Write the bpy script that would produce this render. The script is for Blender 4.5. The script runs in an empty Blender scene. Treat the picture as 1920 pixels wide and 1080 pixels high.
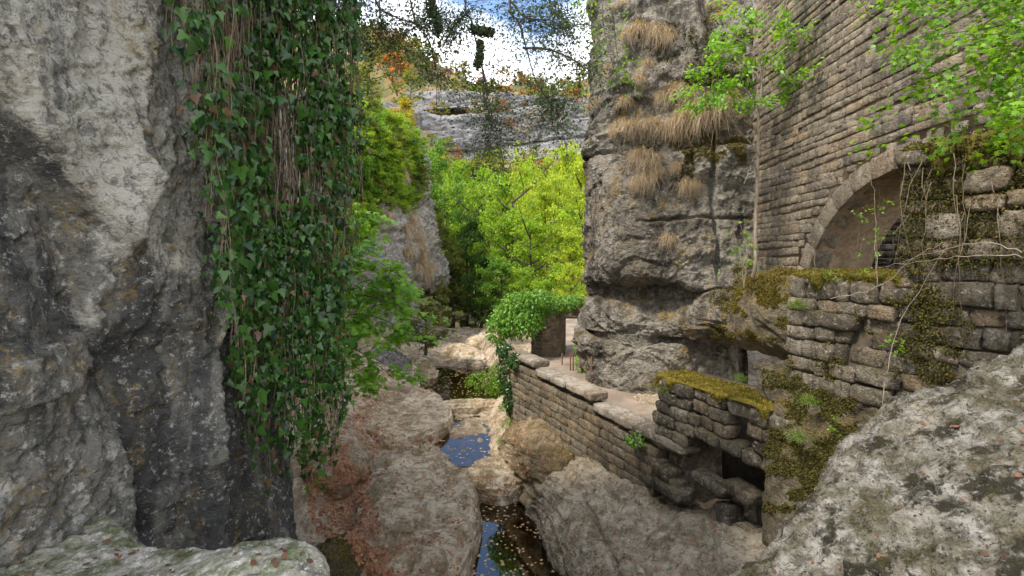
import bpy, math, random
import numpy as np
from mathutils import Vector, Matrix
from mathutils.bvhtree import BVHTree

rng = np.random.default_rng(7)
random.seed(7)
SC = bpy.context.scene
COL = SC.collection

# ------------------------------------------------------------------ camera
PITCH = math.radians(-3.2)
LENS = 17.0
F = 1920 * LENS / 36.0
cam_d = bpy.data.cameras.new('camera')
cam_d.lens = LENS; cam_d.sensor_width = 36.0
cam_d.clip_start = 0.05; cam_d.clip_end = 3000
cam = bpy.data.objects.new('camera', cam_d)
COL.objects.link(cam)
cam.location = (0, 0, 0)
cam.rotation_euler = (math.radians(90) + PITCH, 0, 0)
SC.camera = cam

# ------------------------------------------------------------------ world, sun, exposure
SUN_EL, SUN_AZ = math.radians(56), math.radians(-118)     # azimuth from +Y towards +X
w = bpy.data.worlds.new('World'); SC.world = w; w.use_nodes = True
nt = w.node_tree; nt.nodes.clear()
o_ = nt.nodes.new('ShaderNodeOutputWorld'); bg = nt.nodes.new('ShaderNodeBackground')
sky = nt.nodes.new('ShaderNodeTexSky'); sky.sky_type = 'NISHITA'; sky.sun_disc = False
sky.sun_elevation = SUN_EL; sky.sun_rotation = SUN_AZ
sky.air_density = 1.0; sky.dust_density = 0.5; sky.ozone_density = 3.0
tc = nt.nodes.new('ShaderNodeTexCoord')
mp = nt.nodes.new('ShaderNodeMapping'); mp.inputs['Scale'].default_value = (1, 1, 1.8); mp.inputs['Location'].default_value = (6.3, 9.17, 0); mp.inputs['Rotation'].default_value = (0, 0, math.radians(-9))
nz = nt.nodes.new('ShaderNodeTexNoise'); nz.inputs['Scale'].default_value = 2.6
nz.inputs['Detail'].default_value = 7; nz.inputs['Roughness'].default_value = 0.55
rp = nt.nodes.new('ShaderNodeValToRGB')
rp.color_ramp.elements[0].position = 0.40; rp.color_ramp.elements[1].position = 0.60
mx = nt.nodes.new('ShaderNodeMix'); mx.data_type = 'RGBA'
mx.inputs[7].default_value = (12.0, 12.1, 12.2, 1)
bg.inputs['Strength'].default_value = 0.12
L = nt.links.new
L(tc.outputs['Generated'], mp.inputs['Vector']); L(mp.outputs[0], nz.inputs['Vector'])
sx_ = nt.nodes.new('ShaderNodeSeparateXYZ'); L(tc.outputs['Generated'], sx_.inputs[0])
mr_ = nt.nodes.new('ShaderNodeMapRange'); mr_.interpolation_type = 'SMOOTHSTEP'; L(sx_.outputs[2], mr_.inputs['Value'])
mr_.inputs['From Min'].default_value = 0.30; mr_.inputs['From Max'].default_value = 0.52; mr_.inputs['To Min'].default_value = 0.14; mr_.inputs['To Max'].default_value = -0.05
ad_ = nt.nodes.new('ShaderNodeMath'); ad_.operation = 'ADD'; L(nz.outputs['Fac'], ad_.inputs[0]); L(mr_.outputs[0], ad_.inputs[1])
L(ad_.outputs[0], rp.inputs['Fac']); L(rp.outputs['Color'], mx.inputs[0])
L(sky.outputs[0], mx.inputs[6]); L(mx.outputs[2], bg.inputs['Color']); L(bg.outputs[0], o_.inputs['Surface'])

sun_d = bpy.data.lights.new('sun', 'SUN'); sun_d.energy = 2.0; sun_d.angle = math.radians(6)
sun_d.color = (1.0, 0.94, 0.84)
sun = bpy.data.objects.new('sun', sun_d); COL.objects.link(sun)
sv = Vector((math.sin(SUN_AZ) * math.cos(SUN_EL), math.cos(SUN_AZ) * math.cos(SUN_EL), math.sin(SUN_EL)))
sun.rotation_euler = sv.to_track_quat('Z', 'Y').to_euler()
sun.location = (-20, -10, 40)
vs = SC.view_settings
vs.view_transform = 'Standard'; vs.look = 'None'; vs.gamma = 1.0; vs.use_curve_mapping = False
vs.exposure = 1.6
SC.cycles.use_denoising = True
SC.cycles.max_bounces = 7; SC.cycles.diffuse_bounces = 4; SC.cycles.transmission_bounces = 4
SC.cycles.transparent_max_bounces = 6

# ------------------------------------------------------------------ helpers: pixels, noise, meshes
cp, sp = math.cos(PITCH), math.sin(PITCH)
def pdir(px, py):
    u = (px - 960) / F; v = (540 - py) / F
    return np.array([u, cp - v * sp, sp + v * cp])
def at(px, py, Y):
    d = pdir(px, py); return d * (Y / d[1])
def on_z(px, py, z):
    d = pdir(px, py); return d * (z / d[2])
def pix(P):
    P = np.asarray(P, float)
    y = P[..., 1] * cp + P[..., 2] * sp
    up = -P[..., 1] * sp + P[..., 2] * cp
    y = np.where(y < 1e-3, 1e-3, y)
    return np.stack([960 + F * P[..., 0] / y, 540 - F * up / y], -1)

def _h(ix, iy, iz, seed):
    h = (ix.astype(np.uint32) * np.uint32(374761393) + iy.astype(np.uint32) * np.uint32(668265263)
         + iz.astype(np.uint32) * np.uint32(2246822519) + np.uint32((seed * 3266489917) & 0xffffffff))
    h = (h ^ (h >> np.uint32(13))) * np.uint32(1274126177)
    h = (h ^ (h >> np.uint32(16))) * np.uint32(2654435761)
    return h ^ (h >> np.uint32(15))
GR = np.array([(1,1,0),(-1,1,0),(1,-1,0),(-1,-1,0),(1,0,1),(-1,0,1),(1,0,-1),(-1,0,-1),(0,1,1),(0,-1,1),(0,1,-1),(0,-1,-1),(1,1,0),(-1,1,0),(0,-1,1),(0,-1,-1)], np.float32)
def perlin(P, seed=0):
    P = np.asarray(P, np.float32)
    i = np.floor(P).astype(np.int64); f = P - i
    u = f * f * f * (f * (f * 6 - 15) + 10)
    r = 0
    for dx in (0, 1):
        wx = u[..., 0] if dx else 1 - u[..., 0]
        for dy in (0, 1):
            wy = u[..., 1] if dy else 1 - u[..., 1]
            for dz in (0, 1):
                wz = u[..., 2] if dz else 1 - u[..., 2]
                g = GR[_h(i[..., 0] + dx, i[..., 1] + dy, i[..., 2] + dz, seed) & np.uint32(15)]
                r = r + wx * wy * wz * ((f[..., 0] - dx) * g[..., 0] + (f[..., 1] - dy) * g[..., 1] + (f[..., 2] - dz) * g[..., 2])
    return r
def fbm(P, freq=1.0, octv=4, seed=0, gain=0.5, ridged=False):
    P = np.asarray(P) * freq; a = 1.0; r = 0; t = 0
    for k in range(octv):
        n = perlin(P + 17.3 * k, seed + k)
        if ridged: n = 1 - 2 * np.abs(n)
        r = r + a * n; t += a; a *= gain; P = P * 2.03
    return r / t * (1.0 if ridged else 1.4)
def cells(P, seed=0):
    P = np.asarray(P, np.float32); i = np.floor(P).astype(np.int64)
    F1 = np.full(P.shape[:-1], 9.0, np.float32); F2 = F1.copy(); V = np.zeros_like(F1)
    for dx in (-1, 0, 1):
        for dy in (-1, 0, 1):
            for dz in (-1, 0, 1):
                h = _h(i[..., 0] + dx, i[..., 1] + dy, i[..., 2] + dz, seed)
                cx = i[..., 0] + dx + (h & np.uint32(1023)) / 1023.0
                cy = i[..., 1] + dy + ((h >> np.uint32(10)) & np.uint32(1023)) / 1023.0
                cz = i[..., 2] + dz + ((h >> np.uint32(20)) & np.uint32(1023)) / 1023.0
                d = np.sqrt((P[..., 0] - cx) ** 2 + (P[..., 1] - cy) ** 2 + (P[..., 2] - cz) ** 2)
                m = d < F1
                F2 = np.where(m, F1, np.minimum(F2, d))
                V = np.where(m, ((h >> np.uint32(7)) & np.uint32(255)) / 255.0, V)
                F1 = np.where(m, d, F1)
    return F1, F2, V
def sstep(a, b, x):
    t = np.clip((x - a) / (b - a), 0, 1); return t * t * (3 - 2 * t)

def link(o, parent=None):
    COL.objects.link(o)
    if parent is not None: o.parent = parent
    return o
def tag(o, label=None, cat=None, group=None, kind=None):
    if label: o['label'] = label
    if cat: o['category'] = cat
    if group: o['group'] = group
    if kind: o['kind'] = kind
    return o
def empty(name, loc, label, cat, group=None):
    o = bpy.data.objects.new(name, None); o.empty_display_size = 0.1
    COL.objects.link(o); o.location = tuple(float(x) for x in loc)
    return tag(o, label, cat, group, 'thing')
def mesh_data(name, V, Q=None, T=None, mat=None, smooth=True, attrs=None):
    V = np.asarray(V, np.float32).reshape(-1, 3)
    parts = []; starts = []; tot = 0
    for A, k in ((Q, 4), (T, 3)):
        if A is not None and len(A):
            A = np.asarray(A, np.int32).reshape(-1, k)
            parts.append(A.ravel()); starts.append(tot + k * np.arange(len(A))); tot += A.size
    loops = np.concatenate(parts); starts = np.concatenate(starts)
    me = bpy.data.meshes.new(name)
    me.vertices.add(len(V)); me.vertices.foreach_set('co', V.ravel())
    me.loops.add(len(loops)); me.loops.foreach_set('vertex_index', loops.astype(np.int32))
    me.polygons.add(len(starts)); me.polygons.foreach_set('loop_start', starts.astype(np.int32))
    if smooth: me.polygons.foreach_set('use_smooth', np.ones(len(starts), bool))
    if attrs:
        for k, a in attrs.items():
            at_ = me.attributes.new(k, 'FLOAT', 'POINT'); at_.data.foreach_set('value', np.asarray(a, np.float32).ravel())
    me.update(calc_edges=True)
    if mat: me.materials.append(mat)
    return me
def mesh_obj(name, V, Q=None, T=None, mat=None, parent=None, smooth=True, attrs=None, loc=None):
    V = np.asarray(V, float).reshape(-1, 3)
    if parent is not None and loc is None: V = V - np.array(parent.location)
    o = bpy.data.objects.new(name, mesh_data(name, V, Q, T, mat, smooth, attrs))
    if loc is not None: o.location = loc
    return link(o, parent)
def gridq(nu, nv, wrap=False):
    i = np.arange(nu - 1)[:, None]; j = np.arange(nv if wrap else nv - 1)[None, :]
    j2 = (j + 1) % nv
    return np.stack([i * nv + j, i * nv + j2, (i + 1) * nv + j2, (i + 1) * nv + j], -1).reshape(-1, 4)
def catmull(C, n, axis=0):
    C = np.moveaxis(np.asarray(C, float), axis, 0); m = len(C)
    Cx = np.concatenate([2 * C[:1] - C[1:2], C, 2 * C[-1:] - C[-2:-1]])
    t = np.linspace(0, m - 1, n); k = np.minimum(t.astype(int), m - 2); f = (t - k).reshape((-1,) + (1,) * (C.ndim - 1))
    p0, p1, p2, p3 = Cx[k], Cx[k + 1], Cx[k + 2], Cx[k + 3]
    R = 0.5 * (2 * p1 + (p2 - p0) * f + (2 * p0 - 5 * p1 + 4 * p2 - p3) * f ** 2 + (3 * p1 - p0 - 3 * p2 + p3) * f ** 3)
    return np.moveaxis(R, 0, axis)
def patch(C, nu, nv): return catmull(catmull(C, nu, 0), nv, 1)
def gnormals(P, out=None):
    N = np.cross(np.gradient(P, axis=0), np.gradient(P, axis=1))
    N /= np.linalg.norm(N, axis=-1, keepdims=True) + 1e-9
    if out is not None and (N * out).sum(-1).mean() < 0: N = -N
    return N
def tube(path, rad, sides=6):
    path = np.asarray(path, float); rad = np.broadcast_to(np.asarray(rad, float), (len(path),))
    T = np.gradient(path, axis=0); T /= np.linalg.norm(T, axis=1, keepdims=True) + 1e-9
    ref = np.where(np.abs(T[:, 2:3]) > 0.9, np.array([[1., 0, 0]]), np.array([[0, 0, 1.]]))
    A = np.cross(T, ref); A /= np.linalg.norm(A, axis=1, keepdims=True) + 1e-9; B = np.cross(T, A)
    th = np.arange(sides) * 2 * math.pi / sides
    V = path[:, None] + rad[:, None, None] * (np.cos(th)[None, :, None] * A[:, None] + np.sin(th)[None, :, None] * B[:, None])
    return V.reshape(-1, 3), gridq(len(path), sides, True)
class Acc:
    def __init__(s): s.V = []; s.Q = []; s.T = []; s.n = 0; s.A = []
    def add(s, V, Q=None, T=None, a=0.0):
        V = np.asarray(V, float).reshape(-1, 3)
        if Q is not None and len(Q): s.Q.append(np.asarray(Q) + s.n)
        if T is not None and len(T): s.T.append(np.asarray(T) + s.n)
        s.V.append(V); s.n += len(V); s.A.append(np.broadcast_to(np.asarray(a, float), (len(V),)))
    def obj(s, name, mat, parent=None, smooth=True, loc=None):
        return mesh_obj(name, np.concatenate(s.V), np.concatenate(s.Q) if s.Q else None, np.concatenate(s.T) if s.T else None,
                        mat, parent, smooth, {'rnd': np.concatenate(s.A)}, loc)
    def data(s, name, mat, smooth=True):
        return mesh_data(name, np.concatenate(s.V), np.concatenate(s.Q) if s.Q else None, np.concatenate(s.T) if s.T else None,
                         mat, smooth, {'rnd': np.concatenate(s.A)})

# ------------------------------------------------------------------ materials
class NT:
    def __init__(s, name):
        s.m = bpy.data.materials.new(name); s.m.use_nodes = True
        s.t = s.m.node_tree; s.t.nodes.clear()
        s.out = s.t.nodes.new('ShaderNodeOutputMaterial')
        g = s.t.nodes.new('ShaderNodeNewGeometry'); s.pos = g.outputs['Position']
        sx = s.t.nodes.new('ShaderNodeSeparateXYZ'); s.t.links.new(g.outputs['Normal'], sx.inputs[0]); s.nz = sx.outputs[2]
    def put(s, sock, v):
        if hasattr(v, 'is_output'): s.t.links.new(v, sock)
        elif isinstance(v, tuple) and len(v) == 3 and sock.type == 'RGBA': sock.default_value = v + (1,)
        else: sock.default_value = v
    def mapv(s, scale, vec=None):
        n = s.t.nodes.new('ShaderNodeMapping'); s.put(n.inputs['Vector'], vec or s.pos); n.inputs['Scale'].default_value = scale; return n.outputs[0]
    def noise(s, scale, detail=4, rough=0.55, vec=None, dist=0.0):
        n = s.t.nodes.new('ShaderNodeTexNoise'); s.put(n.inputs['Vector'], vec or s.pos)
        n.inputs['Scale'].default_value = scale; n.inputs['Detail'].default_value = detail
        n.inputs['Roughness'].default_value = rough; n.inputs['Distortion'].default_value = dist; return n.outputs['Fac']
    def vor(s, scale, vec=None, feat='F1', out='Distance'):
        n = s.t.nodes.new('ShaderNodeTexVoronoi'); s.put(n.inputs['Vector'], vec or s.pos); n.feature = feat
        n.inputs['Scale'].default_value = scale; return n.outputs[out]
    def ss(s, a, b, x):
        n = s.t.nodes.new('ShaderNodeMapRange'); n.interpolation_type = 'SMOOTHSTEP'
        s.put(n.inputs['Value'], x); n.inputs['From Min'].default_value = a; n.inputs['From Max'].default_value = b; return n.outputs[0]
    def mix(s, f, a, b, mode='MIX'):
        n = s.t.nodes.new('ShaderNodeMix'); n.data_type = 'RGBA'; n.blend_type = mode
        s.put(n.inputs[0], f); s.put(n.inputs[6], a); s.put(n.inputs[7], b); return n.outputs[2]
    def ma(s, op, a, b=0.0):
        n = s.t.nodes.new('ShaderNodeMath'); n.operation = op; s.put(n.inputs[0], a); s.put(n.inputs[1], b); return n.outputs[0]
    def attr(s, name):
        n = s.t.nodes.new('ShaderNodeAttribute'); n.attribute_name = name; return n.outputs['Fac']
    def objinfo(s): return s.t.nodes.new('ShaderNodeObjectInfo')
    def bump(s, h, strength, dist, nrm=None):
        n = s.t.nodes.new('ShaderNodeBump'); s.put(n.inputs['Height'], h); n.inputs['Strength'].default_value = strength
        n.inputs['Distance'].default_value = dist
        if nrm: s.put(n.inputs['Normal'], nrm)
        return n.outputs[0]
    def bsdf(s, col, rough=0.9, normal=None, spec=0.25):
        n = s.t.nodes.new('ShaderNodeBsdfPrincipled'); s.put(n.inputs['Base Color'], col); s.put(n.inputs['Roughness'], rough)
        n.inputs['Specular IOR Level'].default_value = spec
        if normal: s.put(n.inputs['Normal'], normal)
        return n.outputs[0]
    def done(s, sh): s.put(s.out.inputs['Surface'], sh); return s.m

def rock_mat(name, light, mid, dark, k=1.0, stain=0.5, lichen=0.25, ochre=0.1, moss=0.0, mosscol=(0.10, 0.10, 0.02), bump=1.0, streak=(1.3, 1.3, 0.22), tone=False, objvar=False, spots=0.5, rough=0.92):
    s = NT(name)
    a = s.noise(0.55 * k, 8, 0.68, dist=0.5); b = s.noise(3.1 * k, 8, 0.70, dist=0.3); c = s.noise(15 * k, 6, 0.75)
    st = s.noise(1.0 * k, 7, 0.66, s.mapv(streak), 0.35)
    f = s.ma('ADD', s.ma('MULTIPLY', a, 0.5), s.ma('MULTIPLY', b, 0.5))
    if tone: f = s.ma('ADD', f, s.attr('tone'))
    col = s.mix(s.ss(0.45, 0.56, f), mid, light)
    if objvar:
        oi = s.objinfo(); r = s.ma('FRACT', s.ma('ADD', oi.outputs['Random'], s.attr('rnd')))
        col = s.mix(s.ma('MULTIPLY', r, 0.6), col, mid); r2 = s.ma('FRACT', s.ma('MULTIPLY', r, 7.31))
        col = s.mix(s.ma('MULTIPLY', s.ss(0.55, 1.0, r2), 0.6), col, dark)
        r3 = s.ma('FRACT', s.ma('MULTIPLY', r, 13.7)); col = s.mix(s.ma('MULTIPLY', s.ss(0.6, 1.0, r3), 0.35), col, (0.34, 0.22, 0.12))
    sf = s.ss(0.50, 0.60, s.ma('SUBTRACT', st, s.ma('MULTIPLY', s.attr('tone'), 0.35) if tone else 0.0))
    col = s.mix(s.ma('MULTIPLY', sf, stain), col, dark)
    col = s.mix(s.ma('MULTIPLY', s.ss(0.52, 0.59, s.noise(5.2 * k, 8, 0.72, dist=0.6)), 0.6), col, dark)
    g = s.noise(7.3 * k, 7, 0.78)
    col = s.mix(s.ma('MULTIPLY', s.ss(0.55, 0.61, g), min(1.0, 1.9 * lichen)), col, tuple(min(.62, x * 1.25 + .06) for x in light))
    col = s.mix(s.ma('MULTIPLY', s.ss(0.55, 0.62, c), spots), col, tuple(x * 0.4 for x in dark))
    oc = s.ma('MULTIPLY', s.ss(0.52, 0.66, s.noise(1.1 * k, 4, 0.6, s.mapv((1, 1.3, 0.9)))), s.ss(0.48, 0.56, s.noise(9 * k, 5, 0.75)))
    col = s.mix(s.ma('MULTIPLY', oc, min(1.0, ochre * 3)), col, (0.36, 0.22, 0.03))
    hgt = s.ma('ADD', s.ma('MULTIPLY', s.noise(6 * k, 9, 0.72), 1.0), s.ma('MULTIPLY', c, 0.45))
    hgt = s.ma('ADD', hgt, s.ma('MULTIPLY', s.ss(0.0, 0.16, s.vor(7 * k, s.mapv((1, 1, 1.7)), feat='DISTANCE_TO_EDGE')), 0.10))
    if moss > 0:
        mf = s.ma('MULTIPLY', s.ss(0.15, 0.75, s.ma('ADD', s.nz, s.ma('MULTIPLY', s.ma('SUBTRACT', b, 0.5), 1.6))), s.ss(0.58 - 0.28 * moss, 0.75 - 0.25 * moss, s.noise(1.7 * k, 5, 0.7)))
        mc = s.mix(s.noise(4 * k, 3, 0.6), mosscol, tuple(x * 2.1 for x in mosscol))
        mc = s.mix(s.ss(0.4, 0.62, s.noise(29 * k, 3, 0.7)), tuple(x * 0.4 for x in mosscol), mc)
        col = s.mix(s.ma('MULTIPLY', mf, min(1.0, 0.5 + moss * 0.5)), col, mc)
    n = s.bump(hgt, min(1.0, 0.9 * bump), 0.10 * bump / k)
    return s.done(s.bsdf(col, rough, n, 0.2))

def leaf_mat(name, c1, c2, c3=None, trans=0.4, rough=0.45, use_color=False, spec=0.4):
    s = NT(name)
    oi = s.objinfo(); r = s.ma('FRACT', s.ma('ADD', oi.outputs['Random'], s.attr('rnd')))
    col = s.mix(r, c1, c2)
    if c3: col = s.mix(s.ss(0.90, 0.97, s.ma('FRACT', s.ma('MULTIPLY', r, 5.77))), col, c3)
    if use_color: col = s.mix(1.0, col, oi.outputs['Color'], 'MULTIPLY')
    d = s.bsdf(col, rough, None, spec)
    t = s.t.nodes.new('ShaderNodeBsdfTranslucent'); s.put(t.inputs['Color'], s.mix(1.0, col, (1.25, 1.15, 0.5), 'MULTIPLY'))
    m = s.t.nodes.new('ShaderNodeMixShader'); m.inputs[0].default_value = trans
    s.put(m.inputs[1], d); s.put(m.inputs[2], t.outputs[0])
    return s.done(m.outputs[0])
def plain_mat(name, c1, c2, scale=8, rough=0.85, bump=0.5, stretch=(1, 1, 1), spec=0.25, rnd=0.0):
    s = NT(name); v = s.mapv(stretch)
    f = s.ss(0.35, 0.65, s.noise(scale, 5, 0.65, v))
    if rnd: f = s.ma('FRACT', s.ma('ADD', s.ma('MULTIPLY', f, 1 - rnd), s.ma('MULTIPLY', s.ma('ADD', s.attr('rnd'), s.objinfo().outputs['Random']), rnd)))
    return s.done(s.bsdf(s.mix(f, c1, c2), rough, s.bump(s.noise(scale * 3, 5, 0.7, v), bump, 0.03), spec))

M = {}
M['cliff_l'] = rock_mat('limestone_grey', (0.45, 0.425, 0.365), (0.185, 0.175, 0.15), (0.045, 0.046, 0.048), 1.9, 0.75, 0.28, 0.13, 0.12, (0.05, 0.06, 0.02), 1.2, tone=True)
M['pillar'] = rock_mat('limestone_pillar', (0.31, 0.278, 0.225), (0.155, 0.135, 0.105), (0.045, 0.038, 0.03), 0.75, 0.75, 0.22, 0.22, 0.45, (0.16, 0.10, 0.018), 1.7, streak=(1.6, 1.6, 0.2))
M['bed'] = rock_mat('riverbed_rock', (0.48, 0.385, 0.28), (0.28, 0.205, 0.13), (0.11, 0.075, 0.04), 0.7, 0.5, 0.22, 0.05, 0.30, (0.10, 0.085, 0.02), 1.0, streak=(0.7, 0.5, 1), spots=0.3)
M['slab'] = rock_mat('slab_rock', (0.58, 0.465, 0.33), (0.33, 0.24, 0.145), (0.12, 0.08, 0.035), 0.8, 0.6, 0.25, 0.03, 0.28, (0.10, 0.09, 0.02), 1.0, streak=(1.0, 0.35, 1), spots=0.3)
M['bigrock'] = rock_mat('bank_rock', (0.54, 0.44, 0.315), (0.34, 0.265, 0.175), (0.11, 0.08, 0.045), 0.8, 0.28, 0.35, 0.06, 0.18, (0.10, 0.08, 0.02), 1.3, streak=(0.6, 0.9, 0.9), spots=0.4)
M['fore_r'] = rock_mat('lichen_rock', (0.38, 0.35, 0.30), (0.175, 0.152, 0.11), (0.035, 0.03, 0.02), 2.2, 1.0, 0.22, 0.05, 0.50, (0.07, 0.062, 0.02), 1.7, streak=(0.9, 2.6, 2.2), spots=0.9)
M['fore_l'] = rock_mat('ledge_rock', (0.53, 0.49, 0.41), (0.33, 0.30, 0.235), (0.09, 0.08, 0.05), 2.6, 0.45, 0.5, 0.0, 0.55, (0.075, 0.10, 0.025), 0.9, spots=0.35)
M['far_cliff'] = rock_mat('far_limestone', (0.215, 0.21, 0.21), (0.135, 0.13, 0.13), (0.065, 0.056, 0.05), 0.05, 0.5, 0.2, 0.15, 0.0, bump=0.6, streak=(1, 1, 6))
M['mid_cliff'] = rock_mat('valley_limestone', (0.36, 0.33, 0.29), (0.20, 0.18, 0.15), (0.10, 0.085, 0.07), 0.3, 0.5, 0.3, 0.1, 0.3, (0.10, 0.09, 0.03), 1.2)
M['arch_stone'] = rock_mat('arch_wall_stone', (0.34, 0.285, 0.205), (0.205, 0.167, 0.118), (0.075, 0.064, 0.052), 1.1, 0.5, 0.22, 0.05, 0.05, (0.1, 0.09, 0.03), 1.1, objvar=True, spots=0.35)
M['mortar'] = plain_mat('lime_mortar', (0.16, 0.115, 0.07), (0.27, 0.195, 0.125), 9)
M['wall_stone'] = rock_mat('parapet_stone', (0.275, 0.23, 0.165), (0.155, 0.125, 0.085), (0.07, 0.055, 0.037), 1.0, 0.5, 0.22, 0.06, 0.22, (0.11, 0.085, 0.02), 1.2, objvar=True, spots=0.4)
M['cope_stone'] = rock_mat('coping_stone', (0.37, 0.32, 0.255), (0.24, 0.20, 0.15), (0.10, 0.08, 0.055), 0.9, 0.35, 0.3, 0.04, 0.10, (0.11, 0.09, 0.02), 1.0, objvar=True, spots=0.3)
M['ruin_stone'] = rock_mat('ruin_stone', (0.28, 0.24, 0.18), (0.135, 0.112, 0.078), (0.04, 0.032, 0.022), 1.5, 0.6, 0.35, 0.05, 0.45, (0.09, 0.075, 0.018), 1.3, objvar=True, spots=0.45)
M['dark_fill'] = plain_mat('dark_earth_fill', (0.045, 0.036, 0.025), (0.085, 0.065, 0.042), 6)
M['soil'] = plain_mat('soil', (0.12, 0.085, 0.05), (0.21, 0.15, 0.09), 3)
M['path'] = plain_mat('path_dirt', (0.17, 0.13, 0.095), (0.27, 0.21, 0.155), 1.2)
M['hill'] = plain_mat('hill_ground', (0.07, 0.08, 0.025), (0.20, 0.14, 0.06), 0.12, bump=0.1)
M['bark'] = plain_mat('bark', (0.045, 0.036, 0.026), (0.10, 0.08, 0.06), 14, stretch=(1, 1, 0.3))
M['bark_pale'] = plain_mat('pale_bark', (0.22, 0.17, 0.12), (0.34, 0.28, 0.21), 14, stretch=(1, 1, 0.3))
M['stem'] = plain_mat('ivy_stem', (0.09, 0.066, 0.042), (0.19, 0.145, 0.10), 10)
M['ivy'] = leaf_mat('ivy_leaf', (0.010, 0.036, 0.010), (0.065, 0.165, 0.025), (0.15, 0.08, 0.045), 0.38, 0.32)
M['ivy_bright'] = leaf_mat('bright_ivy_leaf', (0.09, 0.23, 0.025), (0.20, 0.36, 0.04), None, 0.4, 0.4)
M['maple'] = leaf_mat('maple_leaf', (0.09, 0.23, 0.015), (0.22, 0.38, 0.025), None, 0.5, 0.4)
M['tree'] = leaf_mat('tree_leaf', (0.5, 0.62, 0.6), (1.2, 1.15, 0.8), None, 0.5, 0.55, True, 0.25)
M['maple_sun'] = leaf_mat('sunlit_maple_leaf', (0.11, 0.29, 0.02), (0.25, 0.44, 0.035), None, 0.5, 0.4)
M['twigleaf'] = leaf_mat('small_dark_leaf', (0.025, 0.06, 0.02), (0.05, 0.11, 0.02), None, 0.25, 0.45)
M['drygrass'] = leaf_mat('dry_grass', (0.26, 0.19, 0.115), (0.50, 0.385, 0.25), None, 0.3, 0.7)
M['greengrass'] = leaf_mat('green_grass', (0.12, 0.20, 0.03), (0.26, 0.34, 0.08), None, 0.35, 0.6)
M['fallen'] = leaf_mat('fallen_leaf', (0.16, 0.065, 0.035), (0.42, 0.20, 0.10), (0.42, 0.30, 0.10), 0.15, 0.7)
M['fallen_brown'] = leaf_mat('dry_brown_leaf', (0.06, 0.026, 0.014), (0.16, 0.065, 0.03), None, 0.1, 0.7)
M['fallen_pale'] = leaf_mat('floating_leaf', (0.42, 0.24, 0.10), (0.66, 0.48, 0.26), None, 0.15, 0.7)
M['moss'] = leaf_mat('moss_tuft', (0.055, 0.06, 0.012), (0.23, 0.165, 0.028), None, 0.25, 0.9, False, 0.1)
M['moss_dark'] = leaf_mat('dark_moss_tuft', (0.03, 0.03, 0.008), (0.10, 0.09, 0.018), (0.16, 0.09, 0.03), 0.2, 0.9, False, 0.1)
M['mossrock'] = rock_mat('mossy_rock', (0.20, 0.165, 0.11), (0.11, 0.09, 0.055), (0.06, 0.045, 0.03), 0.9, 0.5, 0.1, 0.1, 0.9, (0.12, 0.085, 0.016), 1.3)
M['branch_moss'] = plain_mat('branch_moss', (0.03, 0.05, 0.02), (0.07, 0.10, 0.035), 30, bump=1.0)
M['rust'] = plain_mat('rusty_steel', (0.10, 0.045, 0.028), (0.16, 0.075, 0.045), 20, 0.7)
M['timber'] = plain_mat('old_timber', (0.16, 0.12, 0.085), (0.26, 0.20, 0.15), 12, stretch=(0.2, 1, 1))
M['brown'] = rock_mat('brown_boulder_rock', (0.33, 0.255, 0.165), (0.20, 0.145, 0.085), (0.08, 0.055, 0.03), 0.8, 0.5, 0.15, 0.1, 0.5, (0.12, 0.08, 0.022), 1.2)
def water_mat():
    s = NT('still_water')
    n = s.bump(s.noise(2.2, 3, 0.5), 0.03, 0.05)
    g = s.t.nodes.new('ShaderNodeBsdfGlossy'); g.inputs['Roughness'].default_value = 0.015; s.put(g.inputs['Normal'], n); g.inputs['Color'].default_value = (1, 1, 1, 1)
    t = s.t.nodes.new('ShaderNodeBsdfTransparent'); t.inputs['Color'].default_value = (0.42, 0.34, 0.16, 1)
    fr = s.t.nodes.new('ShaderNodeFresnel'); fr.inputs['IOR'].default_value = 1.9; s.put(fr.inputs['Normal'], n)
    m = s.t.nodes.new('ShaderNodeMixShader'); s.put(m.inputs[0], fr.outputs[0]); s.put(m.inputs[1], t.outputs[0]); s.put(m.inputs[2], g.outputs[0])
    return s.done(m.outputs[0])
M['water'] = water_mat()

# ================================================================== LARGE STRUCTURE
def pw(x, xs, ys): return np.interp(x, xs, ys)
YC = [8, 12, 15, 18.5, 22, 26, 37, 50, 62]
def xc(Y): return pw(Y, YC, [0.7, 0.1, -0.4, -1.9, -2.3, -2.6, -4.2, -4.6, -4])
def hw(Y): return pw(Y, YC, [1.5, 1.35, 1.1, 1.0, 1.3, 2.3, 1.2, 2.2, 2])
def bed0(Y): return pw(Y, [8, 14.6, 15.6, 17, 21.3, 22.2, 24, 29, 30.5, 36, 45, 47, 52, 55, 62],
                       [-8.9, -8.7, -7.9, -7.36, -6.98, -6.62, -6.95, -6.9, -6.35, -6.3, -6.25, -6.7, -6.7, -6.1, -6])
def lip(Y): return pw(Y, [8, 12, 16, 20, 25, 30, 40, 62], [-7.9, -7.7, -7.25, -6.85, -6.45, -6.1, -5.9, -5.6])
def xwall(Y): return np.where(Y < 20, -0.2 + 4.1 * (20 - Y) / 9.0, -0.2 + (Y - 20) * 0.12)
def hillz(X, Y):
    p = pw(Y, [60, 80, 110, 150, 170, 176, 191, 197, 215, 250, 300, 420], [-5.5, -2, 7, 24, 34.5, 36.5, 38, 57, 68, 88, 96, 96])
    p = p + np.clip(-X - 18, 0, 60) * 0.55 * sstep(50, 110, Y) + np.clip(X - 25, 0, 90) * 0.35
    return p
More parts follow.
